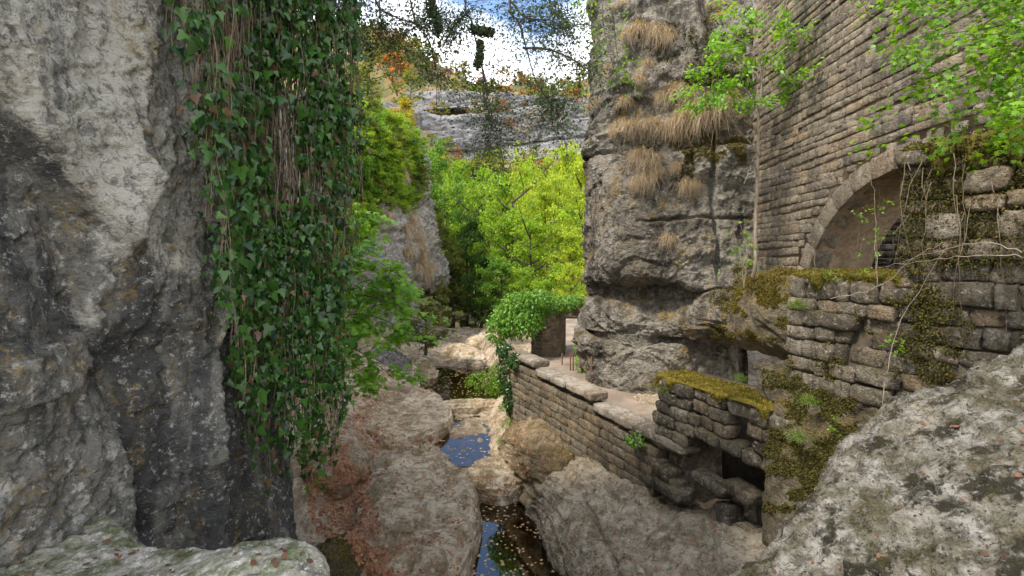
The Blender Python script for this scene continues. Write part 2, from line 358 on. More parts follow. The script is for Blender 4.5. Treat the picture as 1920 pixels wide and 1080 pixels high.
def ground_z(X, Y):
    X = np.asarray(X, float); Y = np.asarray(Y, float)
    d = X - xc(Y); h = hw(Y); b = bed0(Y); l = lip(Y)
    left = l + np.clip(-X - 4.9, 0, 50) * 0.55 * sstep(30, 24, Y) + np.clip(-X - 8.5, 0, 60) * 0.7
    right = np.where(Y < 22, l + 0.3, l + 0.2)
    side = np.where(d < 0, left, right)
    z = b + (side - b) * sstep(-0.15, 0.55, np.abs(d) - h)
    xw = xwall(Y)
    terr = np.where(Y < 26, -4.5, -4.5 - sstep(26, 34, Y) * 0.8) + np.clip(X - xw - 9, 0, 60) * 0.5
    terr = np.where((Y < 11.6), np.where(Y < 9, -5.9, -5.9 + (Y - 9) * 0.05), terr)
    m = sstep(0.25, 0.65, X - xw) * sstep(45, 30, Y)
    z = z + (terr - z) * m
    z = np.where(Y > 30, z + np.clip(X - xc(Y) - 6, 0, 60) * 0.35 * sstep(30, 48, Y), z)
    far = hillz(X, Y)
    t = sstep(54, 72, Y)
    return z * (1 - t) + far * t

BV = {}
def keep_bvh(key, V, Q):
    BV[key] = BVHTree.FromPolygons([tuple(v) for v in np.asarray(V, float).reshape(-1, 3)], [tuple(int(i) for i in q) for q in Q])
def hit_pix(px, py, keys):
    d = Vector(pdir(px, py)).normalized(); best = None
    for k in keys:
        r = BV[k].ray_cast(Vector((0, 0, 0)), d, 900)
        if r[0] is not None and (best is None or r[3] < best[3]): best = r
    return best
def drop(x, y, keys, z0=30):
    best = None
    for k in keys:
        r = BV[k].ray_cast(Vector((x, y, z0)), Vector((0, 0, -1)), 600)
        if r[0] is not None and (best is None or r[0].z > best[0].z): best = r
    return best
def coarse_bvh(key, P, step=2, wrap=False):
    G = P[::step, ::step]; keep_bvh(key, G, gridq(G.shape[0], G.shape[1]))

# ---- far ground sheet
xs = np.concatenate([np.linspace(-700, -60, 24), np.linspace(-56, 56, 90), np.linspace(60, 700, 24)])
ys = np.concatenate([np.linspace(-300, 0, 14), np.linspace(4, 300, 160), np.linspace(310, 1200, 18)])
Xg, Yg = np.meshgrid(xs, ys, indexing='ij')
Zg = np.where(Yg < 8, -9.0, ground_z(Xg, np.clip(Yg, 8, 420)))
Zg = np.where((Yg < 60) & (np.abs(Xg) < 26), Zg - 1.5, Zg)
Pg = np.stack([Xg, Yg, Zg], -1)
Pg[..., 2] += fbm(Pg * [1, 1, 0], 0.05, 4, 3) * 2.5 * sstep(60, 120, Yg)
tag(mesh_obj('ground', Pg, gridq(*Pg.shape[:2]), None, M['hill']), 'scrubby hillside ground behind the wooded gorge', 'ground', kind='structure')
coarse_bvh('ground', Pg, 1)

# ---- riverbed
xs = np.linspace(-13, 13, 420)
ys = 8.0 * (62 / 8.0) ** np.linspace(0, 1, 430)
Xr, Yr = np.meshgrid(xs, ys, indexing='ij')
Pr = np.stack([Xr, Yr, ground_z(Xr, Yr)], -1)
n1 = fbm(Pr, 0.55, 5, 11); n2 = fbm(Pr * [1.6, 0.8, 1], 1.6, 5, 21, ridged=True); n3 = fbm(Pr, 5, 3, 31)
amp = 1 - 0.75 * sstep(0.2, 0.8, Xr - xwall(Yr)) * (Yr < 30)
f1, f2, cv = cells(Pr * [0.7, 0.45, 0.5] + n1[..., None] * 0.3, 5)
Pr[..., 2] += amp * (0.22 * n1 + 0.10 * n2 + 0.03 * n3 + 0.22 * (cv - 0.5) * sstep(0.02, 0.25, f2 - f1) - 0.08)
zt = Pr[..., 2] / .16 + .8 * n1; fr_ = zt - np.floor(zt); Pr[..., 2] += amp * .16 * .7 * (sstep(.5, .95, fr_) - fr_)
tag(mesh_obj('riverbed', Pr, gridq(*Pr.shape[:2]), None, M['bed']), 'tan limestone bed of the stream at the gorge bottom', 'riverbed', kind='structure')
coarse_bvh('bed', Pr, 2)

# ---- water
def water(name, pts, z, label, slope=0.0):
    V = np.array([(x, y, z + slope * (y - 19)) for x, y in pts]); c = V.mean(0)
    V = np.vstack([V, c]); n = len(pts)
    T = [(i, (i + 1) % n, n) for i in range(n)]
    tag(mesh_obj(name, V, None, T, M['water'], smooth=False), label, 'water', kind='structure')
water('pool_water', [(-2.2, 8), (4.2, 8), (3.4, 11), (2.3, 14), (0.9, 16.6), (-1.2, 16.2), (-2.4, 13)], -8.0, 'still pool with floating leaves between the slabs')
water('puddle_water', [(-3.3, 16.9), (-1.0, 16.9), (-0.4, 19), (-0.9, 21.4), (-3.2, 21.4), (-3.4, 19)], -7.15, 'shallow blue puddles on the rock shelf midstream', 0.085)
water('upper_pool_water', [(-6, 22.4), (0.3, 22.4), (0.6, 26), (0.3, 30.4), (-6, 30.4), (-6.4, 26)], -6.60, 'brown pool above the rock lip by the parapet end')
water('far_pool_water', [(-8, 44.5), (-1.5, 44.5), (-1.5, 53.5), (-8, 53.5)], -6.45, 'dark pool under the trees far upstream')

# ---- near left cliff
cols = np.array([(-4.6, 0.2), (-3.8, 1.8), (-3.35, 3.0), (-3.25, 4.0), (-3.2, 5.0), (-2.98, 6.0), (-3.25, 6.9), (-4.4, 8.2), (-6.8, 9.6)])
rows = [(-9.5, 0.55), (-5, 0.4), (-2.6, 0.18), (-1.2, 0.05), (0, 0.0), (1.2, -0.10), (2.3, -0.12), (3.3, 0.05), (4.4, 0.5), (5.6, 0.85), (7.0, 0.5), (8.5, -0.6), (9.3, -3.0)]
od = np.array([(0.9, 0.1)] * 5 + [(0.85, 0.35), (0.3, 0.9), (-0.2, 1), (-0.3, 1)])
C = np.array([[(x + o[0] * off, y + o[1] * off * 0.5, z) for (x, y), o in zip(cols, od)] for z, off in rows])
P = patch(C, 760, 400)
zc = np.linspace(0, 1, 760)
N = gnormals(P, np.array([1, -0.2, 0]))
w3 = np.stack([fbm(P, 0.8, 3, 41), fbm(P, 0.8, 3, 42), fbm(P, 0.8, 3, 43)], -1)
Q = P + 0.35 * w3
s, z = Q[..., 1], Q[..., 2]
D = 0.16 * fbm(Q * [1, 1, .7], 0.7, 5, 51)
D += 0.07 * fbm(Q * [1.5, 1.5, .55], 1.5, 5, 52, ridged=True) + 0.05 * sstep(.5, -.4, P[..., 2]) * fbm(Q * [1, 1, 2.4], 1.6, 5, 56, ridged=True)
f1, f2, cv = cells(Q * [1.5, 1.5, 0.9], 9)
D += 0.12 * (cv - 0.5) * sstep(0.0, 0.2, f2 - f1)
f1, f2, cv = cells((Q + 0.1 * w3) * [4.1, 4.1, 6.5], 10)
D += 0.035 * (cv - 0.5) * sstep(0.0, 0.25, f2 - f1)
D += 0.05 * fbm(P, 6, 5, 53, 0.62) + 0.016 * fbm(P, 24, 3, 54, 0.6)
D -= 0.03 * sstep(.25, .6, fbm(P * [1, 1, .8], 9, 3, 55))
zs, ss_ = P[..., 2], P[..., 1] + 0.12 * w3[..., 0]
def segdist(a, b):
    ay, az = a; by, bz = b; L2 = (by - ay) ** 2 + (bz - az) ** 2
    t = np.clip(((ss_ - ay) * (by - ay) + (zs - az) * (bz - az)) / L2, 0, 1)
    return np.hypot(ss_ - ay - t * (by - ay), zs - az - t * (bz - az)), t
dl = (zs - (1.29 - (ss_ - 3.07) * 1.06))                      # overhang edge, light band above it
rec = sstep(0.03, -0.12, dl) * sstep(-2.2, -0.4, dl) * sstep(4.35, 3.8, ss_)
D -= 0.34 * rec
for a, b, dep, wd in (((3.74, -0.3), (3.95, -1.2), .30, .05), ((3.95, -1.2), (4.15, -2.4), .36, .06), ((4.25, 1.6), (4.3, 0.9), .12, .03), ((4.55, 0.15), (4.3, -0.8), .14, .03), ((5.75, -0.4), (5.5, -2.6), .25, .12)):
    d, t = segdist(a, b); D -= dep * np.exp(-(d / wd) ** 2)
for a, b, dep, wd in (((4.2, 0.7), (3.85, -0.4), .16, .14), ((5.1, -0.6), (4.75, -2.0), .20, .10), ((5.35, 0.4), (5.1, -0.6), .14, .16), ((4.5, 2.5), (4.2, .7), .14, .2)):
    d, t = segdist(a, b); D += dep * np.exp(-(d / wd) ** 2)
D -= 0.22 * sstep(3.9, 4.05, ss_) * sstep(4.95, 4.5, ss_) * sstep(-0.5, -1.0, zs)
D -= 0.20 * sstep(4.85, 5.1, ss_) * sstep(-0.3, -0.7, zs)
D += 0.10 * sstep(0.4, 0.5, np.sin(z * 5.5 + 1.2 * w3[..., 1])) * sstep(4.0, 3.6, ss_) * sstep(0.4, -0.1, zs) * sstep(-1.4, -0.9, zs)
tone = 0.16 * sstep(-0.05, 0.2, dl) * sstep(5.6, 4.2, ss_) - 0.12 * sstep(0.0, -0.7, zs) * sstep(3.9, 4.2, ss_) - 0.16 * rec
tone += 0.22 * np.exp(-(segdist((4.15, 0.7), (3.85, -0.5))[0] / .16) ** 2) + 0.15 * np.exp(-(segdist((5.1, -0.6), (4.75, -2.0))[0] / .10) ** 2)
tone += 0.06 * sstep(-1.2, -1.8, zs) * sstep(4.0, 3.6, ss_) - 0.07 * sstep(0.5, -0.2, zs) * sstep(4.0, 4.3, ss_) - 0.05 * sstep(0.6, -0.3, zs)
P = P + N * D[..., None]
tag(mesh_obj('cliff', P, gridq(*P.shape[:2]), None, M['cliff_l'], attrs={'tone': tone}), 'weathered grey limestone cliff rising beside the ivy curtain', 'cliff', kind='structure')
coarse_bvh('cliff_l', P, 4)

# ---- rock pillar on the right bank
kc = [(5.4, 23.5), (3.6, 20.8), (2.95, 18.4), (3.55, 17.1), (4.6, 16.3), (5.6, 15.7), (6.6, 15.2), (7.45, 14.9), (8.4, 15.0)]
kd = [(-.8, .5), (-1, .15), (-.92, -.4), (-.6, -.8), (-.5, -.86), (-.5, -.86), (-.45, -.89), (-.3, -.95), (0, -1)]
tab = [(-5.4, (0, 0, .25, .35, .35, .2, -1.2, -2.0, -2)), (-3.7, (0, 0, .25, .45, .5, .3, -1.4, -2.4, -2)), (-2.85, (0, 0, .15, .40, .45, .1, -1.5, -2.2, -2)),
       (-2.55, (0, 0, .0, .05, .2, .2, .1, .1, 0)), (-2.2, (0, 0, .05, .15, .3, .45, .8, .9, .5)), (-1.75, (0, 0, -.05, .0, .1, .35, .95, 1.3, .9)), (-1.3, (0, 0, -.25, -.5, -.4, -.1, .75, 1.25, 1.0)),
       (-.95, (0, 0, .0, -.45, -.3, .1, .5, 1.05, .9)), (-.65, (0, 0, .2, .3, .55, .55, .35, .8, .7)), (-.1, (0, 0, .2, .55, .8, .65, .1, .3, .3)), (.8, (0, 0, .15, .6, .8, .6, .05, -.2, 0)),
       (1.9, (0, 0, .12, .55, .7, .45, 0, -.3, 0)), (2.9, (0, 0, .1, .5, .6, .4, 0, -.35, 0)), (3.5, (0, 0, .1, .4, .45, .35, .05, -.3, 0)), (3.9, (0, 0, .05, .1, -.05, -.1, -.2, -.4, 0)),
       (4.5, (0, 0, .0, .1, .0, -.05, -.1, -.4, 0)), (5.0, (0, 0, .0, -.2, -.5, -.45, -.4, -.5, 0)), (6.2, (0, 0, -.05, -.2, -.5, -.5, -.5, -.6, -.2)), (6.8, (0, 0, -.1, -.5, -.9, -.9, -.7, -.8, -.3)),
       (8.5, (0, 0, -.2, -.6, -1.1, -1.2, -1, -1, -.5)), (11, (0, 0, -.6, -1.2, -1.8, -1.9, -1.6, -1.4, -1)), (12.5, (-2, -2.5, -2.8, -3, -3.2, -3.2, -3, -3, -3))]
C = np.array([[(x + o * dx, y + o * dy, z) for (x, y), (dx, dy), o in zip(kc, kd, offs)] for z, offs in tab])
P = patch(C, 620, 330)
N = gnormals(P, np.array([-0.5, -0.8, 0]))
w3 = np.stack([fbm(P, 0.4, 3, 61), fbm(P, 0.4, 3, 62), fbm(P, 0.4, 3, 63)], -1)
Q = P + 0.7 * w3
D = 0.30 * fbm(Q, 0.35, 5, 71) + (0.05 + 0.09 * (sstep(3.2, 4.4, P[..., 2]) + sstep(-0.6, -1.2, P[..., 2]))) * fbm(Q * [1, 1, 1.7], 0.9, 5, 72, ridged=True)
f1, f2, cv = cells(Q * [0.55, 0.55, 1.1], 19); D += 0.26 * (cv - 0.5) * sstep(0, .18, f2 - f1)
f1, f2, cv = cells(Q * [1.7, 1.7, 3.2], 20)
up = sstep(3.2, 4.4, P[..., 2]) + sstep(-0.8, -1.3, P[..., 2])
D += (0.05 + 0.09 * up) * (cv - 0.5) * sstep(0, .2, f2 - f1)
D += 0.09 * fbm(P, 2.2, 5, 73, .6) + 0.04 * fbm(P, 9, 4, 74, .6)
zz = P[..., 2] + 0.25 * w3[..., 0]
for zk, dp, wd in ((-2.62, .45, .07), (1.35, .22, .045), (-0.85, .2, .06), (3.72, .25, .06)):
    mm = 1.0 if zk != 1.35 else sstep(4.0, 4.6, P[..., 0])
    D -= dp * np.exp(-((zz - zk) / wd) ** 2) * mm
D -= 0.3 * np.exp(-((P[..., 0] + .2 * w3[..., 1] - 6.35) / .07) ** 2) * sstep(-1, 0, P[..., 2])
D *= np.where(P[..., 0] > 7.6, 0.3, 1)
P = P + N * D[..., None]
tag(mesh_obj('rock_pillar', P, gridq(*P.shape[:2]), None, M['pillar']), 'tall grey limestone outcrop with grassy ledges beside the arch wall', 'cliff', kind='structure')
coarse_bvh('pillar', P, 3)

# ---- generic rock patches
def rock_patch(name, C, nu, nv, out, mat, amp, freq, seed, label=None, cat='rock', kind=None, strata=(1, 1, 1), fine=1.0, key=None, step=2):
    P = patch(np.array(C, float), nu, nv); N = gnormals(P, np.array(out, float))
    w_ = fbm(P, freq * 0.8, 3, seed + 5)[..., None]
    Q = P + w_ * 0.3 / freq
    D = amp * (0.9 * fbm(Q, freq, 5, seed) + 0.5 * fbm(Q * strata, freq * 2.2, 5, seed + 1, ridged=True))
    f1, f2, cv = cells(Q * strata * freq * 1.7, seed + 2); D += amp * 0.7 * (cv - .5) * sstep(0, .2, f2 - f1)
    D += amp * fine * (0.12 * fbm(P, freq * 9, 4, seed + 3, .6) + 0.05 * fbm(P, freq * 30, 3, seed + 4, .6))
    P = P + N * D[..., None]
    o = mesh_obj(name, P, gridq(*P.shape[:2]), None, mat)
    if label: tag(o, label, cat, kind=kind)
    if key: coarse_bvh(key, P, step)
    return o, P
# left bank wall behind the ivy
C = [[(-5.2 - 0.2 * o, 8.5, z), (-6.9 - o, 11, z), (-7.8 - o, 15, z), (-8.6 - o, 20, z), (-9.6 - o, 26, z), (-11.5 - o, 31, z), (-14 - o, 36, z)] for z, o in ((-8.5, -1.2), (-6.6, -.6), (-5.2, .2), (-3, .7), (0, 1.0), (3, 1.4), (6, 2.2), (9, 4), (11, 8))]
rock_patch('bank_cliff', C, 200, 260, (1, 0, 0.2), M['mid_cliff'], 0.5, 0.35, 80, 'shaded limestone bank wall behind the ivy curtain', 'cliff', 'structure', (1, 1, 2), key='bank')
# mid-distance cliff with grass tufts, left of the valley
C = [[(-16, 30, z), (-12.5 - o, 33.5, z), (-10.6 - o, 36.5, z), (-8.9 - o, 40, z), (-7.6 - o, 43.5, z), (-7.4 - o, 46, z), (-9, 50, z), (-13, 54, z)] for z, o in ((-7.5, -.6), (-5, -.2), (-2.8, .5), (-2.0, -.9), (0.5, -.5), (3.4, .2), (6, .7), (8.5, 1.2), (10.5, 2.6), (12, 5))]
rock_patch('mid_cliff', C, 260, 260, (1, -0.6, 0.1), M['mid_cliff'], 0.95, 0.26, 90, 'pale grey cliff with dry tufts left of the valley trees', 'cliff', 'structure', (1, 1, 2.3), 1.3, key='mid')
# far limestone band
C = [[(x, 181 + 5 * math.sin(x * .045 + 1) - (8 if x < -30 else 0) + o, z + 0.05 * x + 2.0 * math.sin(x * .06)) for x in range(-90, 101, 10)] for z, o in ((25, -12), (35, -5), (40, -2), (43.5, 0.5), (44, -.5), (50, 0.2), (50.6, 1.5), (55.5, 2), (57.5, 5), (58, 12))]
rock_patch('far_cliff', C, 150, 420, (0, -1, 0.2), M['far_cliff'], 1.6, 0.09, 100, 'long banded grey limestone cliff across the head of valley', 'cliff', 'structure', (1, 1, 4.5), key='farc')
C = [[(x, 196 + 4 * math.sin(x * .06) + o, z) for x in range(-90, 101, 10)] for z, o in ((58, -3), (60, 0), (65.5, 1), (66.5, 4), (67, 9))]
rock_patch('upper_far_cliff', C, 80, 300, (0, -1, 0.2), M['far_cliff'], 1.4, 0.11, 110, 'upper broken grey limestone band among far trees', 'cliff', 'structure', (1, 1, 4.5))

# ---- bank rock under the parapet wall (sections along the stream, profile from water up to wall)
sec = []
for Y, xe, xt, zt in ((20.5, 0.0, 0.3, -6.2), (18.6, 0.15, 0.9, -6.2), (16.6, .25, 1.9, -6.05), (14.8, .7, 2.7, -6.0), (13, 1.15, 3.5, -5.9), (11.4, 1.55, 4.3, -5.75), (10, 1.9, 4.9, -5.55), (8.6, 2.2, 5.2, -5.3), (7, 2.4, 5.5, -5.2)):
    hgt_ = zt + 9.2
    prof = [(xe + 0.35, -9.2), (xe + 0.1, -8.2), (xe - .05, -7.75), (xe + .15, -7.3), (xe + (xt - xe) * .28, -7.3 + (zt + 7.3) * .42), (xe + (xt - xe) * .55, -7.3 + (zt + 7.3) * .70), (xe + (xt - xe) * .8, zt - .12), (xt + .3, zt), (xt + 1.4, zt + .05)]
    sec.append([(x, Y, z) for x, z in prof])
o, P = rock_patch('bank_rock', sec, 360, 300, (-.6, -.3, .7), M['bigrock'], 0.36, 0.50, 120, 'great sloping tan rock below the parapet wall', 'rock', 'structure', (0.45, 0.45, 2.0), 1.2, key='bankrock')

# ---- foreground rocks
def height_rock(name, x0, x1, y0, y1, nx, ny, fz, mat, seed, label, key, amp=1.0):
    xs = np.linspace(x0, x1, nx); ys = np.linspace(y0, y1, ny)
    X, Y = np.meshgrid(xs, ys, indexing='ij'); P = np.stack([X, Y, fz(X, Y)], -1)
    N = gnormals(P, np.array([0, 0, 1.]))
    D = amp * (0.06 * fbm(P, 1.6, 5, seed) + 0.045 * fbm(P * [0.8, 2.0, 1.5], 3.5, 6, seed + 1, .58, ridged=True) + 0.022 * fbm(P, 12, 4, seed + 2, .6) + .006 * fbm(P, 45, 2, seed + 3))
    D -= amp * .035 * sstep(.18, .42, fbm(P * [.8, 1.6, 1.2], 7, 4, seed + 7))
    f1, f2, cv = cells(P * [2.2, 5.5, 4], seed + 4); D += amp * 0.05 * (cv - .5) * sstep(0, .15, f2 - f1)
    P = P + N * D[..., None]
    o = mesh_obj(name, P, gridq(nx, ny), None, mat); tag(o, label, 'rock', kind='structure'); coarse_bvh(key, P, 3)
    return P
def fz_right(X, Y):
    # crest line runs up to the right; falls steeply beyond the crest and gently towards the viewer
    crest = np.interp(X, [0.4, 1.0, 1.35, 1.6, 2.0, 2.4, 2.75, 3.4, 5.0], [-3.6, -2.6, -2.02, -1.86, -1.52, -1.20, -0.95, -0.62, -0.2])
    ye = 3.05 + 0.12 * np.sin(X * 3.0) + 0.15 * (X - 2)
    near = np.clip(ye - Y, 0, 9)
    z = crest - 0.10 * near - 0.12 * near ** 2
    return z - 2.2 * sstep(0.0, 1.1, Y - ye) - 5.0 * np.clip(Y - ye - .5, 0, 3)
height_rock('foreground_rock', 0.5, 5.2, 0.5, 4.9, 330, 300, fz_right, M['fore_r'], 130, 'lichen-mottled grey rock sloping up below the ruined wall', 'fr')
def fz_left(X, Y):
    base = -1.76 - 0.16 * sstep(-1.9, -2.7, X) + 0.16 * np.exp(-((X + 1.30) / .6) ** 2 - ((Y - 2.5) / .45) ** 2) + 0.03 * np.sin(X * 5 + Y * 3)
    ye = 2.72 + np.clip(-1.7 - X, 0, 1.6) * 0.62
    d = np.clip(Y - ye, 0, 3)
    z = base - 0.10 * np.clip(Y - 2.5, 0, 3) - 3.0 * d ** 1.2
    xe = -0.80 - 0.55 * np.clip(Y - 2.1, 0, 2)
    return z - 0.22 * np.clip(X - xe + .45, 0, 9) ** 2 - 4.5 * np.clip(X - xe, 0, 3)
height_rock('foreground_ledge', -4.2, 0.3, 0.4, 4.4, 330, 280, fz_left, M['fore_l'], 140, 'pale mossy ledge at the foot of the grey cliff', 'fl', 0.75)

# ---- slabs and boulders
def dome(name, c, r, rot, top, mat, seed, label, group=None, p=3.0, amp=1.0, n=(90, 150), tilt=(0, 0), key=None, cat='rock'):
    rr = np.linspace(0.0, 1.0, n[0])[:, None] ** 0.8; th = np.linspace(0, 2 * math.pi, n[1], endpoint=False)[None, :]
    lob = 1 + 0.16 * perlin(np.stack([np.cos(th) * 1.3, np.sin(th) * 1.3, np.full_like(th, seed * 1.7)], -1), seed)
    a = rr * math.pi / 2 * 1.12
    e = 2.0 / p
    rad = np.sign(np.sin(a)) * np.abs(np.sin(a)) ** e; hz = np.sign(np.cos(a)) * np.abs(np.cos(a)) ** (e * 1.1)
    x = r[0] * rad * np.cos(th) * lob; y = r[1] * rad * np.sin(th) * lob
    z = r[2] * hz + 0 * th
    z = z + tilt[0] * x + tilt[1] * y
    ca, sa = math.cos(rot), math.sin(rot)
    P = np.stack([c[0] + x * ca - y * sa, c[1] + x * sa + y * ca, top - r[2] + z], -1)
    N = np.stack([x / r[0] ** 2, y / r[1] ** 2, z / r[2] ** 2], -1); N = N @ np.array([[ca, sa, 0], [-sa, ca, 0], [0, 0, 1]])
    N /= np.linalg.norm(N, axis=-1, keepdims=True) + 1e-6
    s_ = amp * min(r)
    sc = 1.0 / max(0.5, min(r[0], r[1]))
    D = s_ * (0.22 * fbm(P, 0.8 * sc, 5, seed) + 0.16 * fbm(P * [1, .6, 1.8], 1.9 * sc, 6, seed + 1, .55, ridged=True) + 0.06 * fbm(P, 7 * sc, 5, seed + 2, .6))
    D -= s_ * .10 * sstep(.25, .55, fbm(P * [1, .7, 1], 2.3 * sc, 3, seed + 6))
    f1, f2, cv = cells(P * [1, .6, 1] * 1.3 * sc, seed + 3); D += s_ * .26 * (cv - .5) * sstep(0, .12, f2 - f1)
    D -= D[:1].mean() * 0 ; D[:1] = D[:1].mean()
    P = P + N * D[..., None]
    if name == 'rock_slab':
        zt = P[..., 2] / .17 + .9 * fbm(P * [1, 1, 0], .8, 3, seed + 8); fl_ = np.floor(zt); fr_ = zt - fl_
        P[..., 2] += .17 * .75 * (sstep(.55, .95, fr_) - fr_)
    o = mesh_obj(name, P, gridq(n[0], n[1], True), None, mat); tag(o, label, cat, group, 'thing')
    if key: keep_bvh(key, P[::2, ::2], gridq(*P[::2, ::2].shape[:2], True))
    return P
dome('rock_slab', (-2.75, 13.9), (1.75, 3.9, 1.05), 0.10, -7.02, M['slab'], 201, 'long tan rock slab on the near bank of the leafy pool', p=5.5, amp=.7, n=(190, 300), tilt=(-0.03, 0.03), key='s1')
dome('rock_slab', (-5.0, 21.6), (2.1, 3.8, 0.8), 0.25, -6.46, M['slab'], 211, 'broad humped slab below the green maple shrub', p=6.0, amp=.8, n=(150, 240), key='s2')
dome('rock_slab', (-0.45, 16.6), (1.15, 1.25, 0.6), -0.3, -7.25, M['slab'], 221, 'rounded rock lip between the puddles and leafy pool', p=5.0, amp=.7, key='s3')
dome('rock_slab', (-3.05, 17.4), (0.75, 1.1, 0.6), 0.4, -6.95, M['slab'], 231, 'small mossy rock hump left of the blue puddles', p=2.6, amp=.7, key='s4')
dome('rock_slab', (-1.9, 22.1), (1.6, 0.6, 0.35), 0.1, -6.48, M['slab'], 241, 'flat pale rock lip holding back the brown pool', p=5.0, amp=.6, key='s5')
dome('rock_slab', (-3.2, 32.5), (1.2, 3.6, 0.7), 0.30, -5.95, M['slab'], 251, 'long pale rock tongue splitting the upper stream', p=3.4, amp=.5, key='s6')
dome('rock_slab', (-1.6, 36.5), (1.8, 3.0, 0.7), 0.1, -5.75, M['slab'], 261, 'pale flat rock beside the upper stream below the ivy bush', p=3.4, amp=.5)
dome('rock_slab', (-5.6, 28.6), (1.0, 2.2, 0.8), 0.35, -5.9, M['slab'], 265, 'weathered rock rim left of the brown pool', p=3.0, amp=.7)
dome('boulder', (1.0, 16.6), (1.15, 2.0, 0.95), 0.42, -5.92, M['brown'], 271, 'round boulder topped with dry grass below the parapet', p=2.4, amp=1.15, key='b1')
dome('boulder', (-4.15, 11.3), (0.75, 0.9, 0.9), 0.2, -6.75, M['mossrock'], 281, 'green mossy boulder beside the near leaf gully', p=2.4, amp=.8, key='b2')
dome('boulder', (-7.2, 27.5), (1.5, 2.0, 1.5), 0.3, -5.2, M['mid_cliff'], 291, 'shaded boulder beneath the grey bush on the stream bank', p=2.4, amp=.8)
dome('boulder', (-6.3, 16.5), (1.3, 2.2, 0.9), 0.2, -6.1, M['bed'], 295, 'leaf-strewn rock hump on the bank under the ivy', p=2.4, amp=.8, key='b4')
dome('boulder', (4.6, 15.0), (1.0, .6, .5), -.4, -4.25, M['bigrock'], 305, 'low tan rock along the foot of the limestone outcrop', p=2.4, amp=.8)

# ================================================================== MASONRY
def stone_variant(k, seed, rough=0.05, rnd=0.10):
    g = np.array([-.5, -.44, -.16, .16, .44, .5]) if k >= 5 else (np.array([-.5, -.43, 0, .43, .5]) if k == 4 else np.linspace(-.5, .5, k + 1)); k = len(g) - 1; A, B = np.meshgrid(g, g, indexing='ij'); V = []; Qs = []; n = 0
    for ax in range(3):
        for sg in (-.5, .5):
            p = np.zeros(A.shape + (3,)); p[..., ax] = sg; p[..., (ax + 1) % 3] = A; p[..., (ax + 2) % 3] = B if sg > 0 else -B
            V.append(p.reshape(-1, 3)); Qs.append(gridq(k + 1, k + 1) + n); n += (k + 1) ** 2
    V = np.concatenate(V); Qs = np.concatenate(Qs)
    m = np.sort(np.abs(V) * 2, axis=1)
    corner = np.clip(m[:, 1] - 0.80, 0, 1) / .20                      # edges, corners
    V = V * (1 - rnd * 0.5 * corner[:, None] ** 2 - rnd * 0.6 * np.clip(m[:, :1] - .80, 0, 1) / .20)
    W = V.copy()
    for a in range(3):
        W[:, a] += rough * (1.3 * perlin(V * 1.7 + seed * 3.1 + a * 9, seed) + .8 * perlin(V * 4.3 + seed + a * 5, seed + 3))
    return W, Qs
VAR = {}
def variants(key, k, n, rough, rnd, mat):
    L_ = []
    for i in range(n):
        V, Qs = stone_variant(k, i + hash(key) % 1 + len(VAR) * 40, rough, rnd)
        L_.append((V, Qs, mesh_data('stone', V, Qs, None, mat, True)))
    VAR[key] = L_
variants('arch', 4, 18, 0.045, 0.085, M['arch_stone'])
variants('vous', 4, 8, 0.035, 0.07, M['arch_stone'])
variants('wall', 4, 18, 0.045, 0.09, M['wall_stone'])
variants('cope', 5, 6, 0.035, 0.10, M['cope_stone'])
variants('ruin', 6, 18, 0.08, 0.12, M['ruin_stone'])
variants('rubble', 2, 8, 0.06, 0.2, M['wall_stone'])
class Wall:
    """Stones placed in a wall frame: d along, n outward, z up."""
    def __init__(s, origin, d, n): s.o = np.array(origin, float); s.d = np.array(d, float); s.n = np.array(n, float); s.items = []
    def stone(s, a, z, length, h, depth, key, proud=0.0, rot=0.0, name='stone', rx=0.0):
        c = s.o + s.d * a + np.array([0, 0, z]) - s.n * (depth / 2 - proud)
        d, n, u = s.d, s.n, np.array([0, 0, 1.])
        if rot: d, u = d * math.cos(rot) + u * math.sin(rot), u * math.cos(rot) - d * math.sin(rot)
        if rx: d, n = d * math.cos(rx) + n * math.sin(rx), n * math.cos(rx) - d * math.sin(rx)
        R = np.stack([d * length, n * depth, u * h], 1)
        if np.linalg.det(R) < 0: R[:, 1] *= -1
        s.items.append((c, R, key, name, max(length, h)))
    def emit(s, parent, limit=300):
        base = np.array(parent.location)
        def size(it):
            p = pix(it[0]); inside = -60 < p[0] < 1980 and -60 < p[1] < 1140 and it[0][1] > .3
            return (it[4] / np.linalg.norm(it[0])) * (1 if inside else 0.01)
        it = sorted(s.items, key=size, reverse=True); acc = {}
        for i, (c, R, key, name, _) in enumerate(it):
            var = VAR[key]; v = var[rng.integers(len(var))]
            if i < limit:
                o = bpy.data.objects.new(name, v[2]); link(o, parent)
                Mx = Matrix([[*R[r], (c - base)[r]] for r in range(3)] + [[0, 0, 0, 1]]); o.matrix_basis = Mx
            else:
                acc.setdefault(key, Acc()).add(v[0] @ R.T + c, v[1], None, rng.random())
        for k, a in acc.items():
            o = a.obj('stones', VAR[k][0][2].materials[0], parent); o['kind'] = 'stuff'
def box(acc, c, ax, size, jit=0):
    sgn = np.array([(-1,-1,-1),(1,-1,-1),(1,1,-1),(-1,1,-1),(-1,-1,1),(1,-1,1),(1,1,1),(-1,1,1)]) * .5
    V = np.array(c) + (sgn * np.array(size)) @ np.array(ax)
    acc.add(V, [(0,3,2,1),(4,5,6,7),(0,1,5,4),(1,2,6,5),(2,3,7,6),(3,0,4,7)])

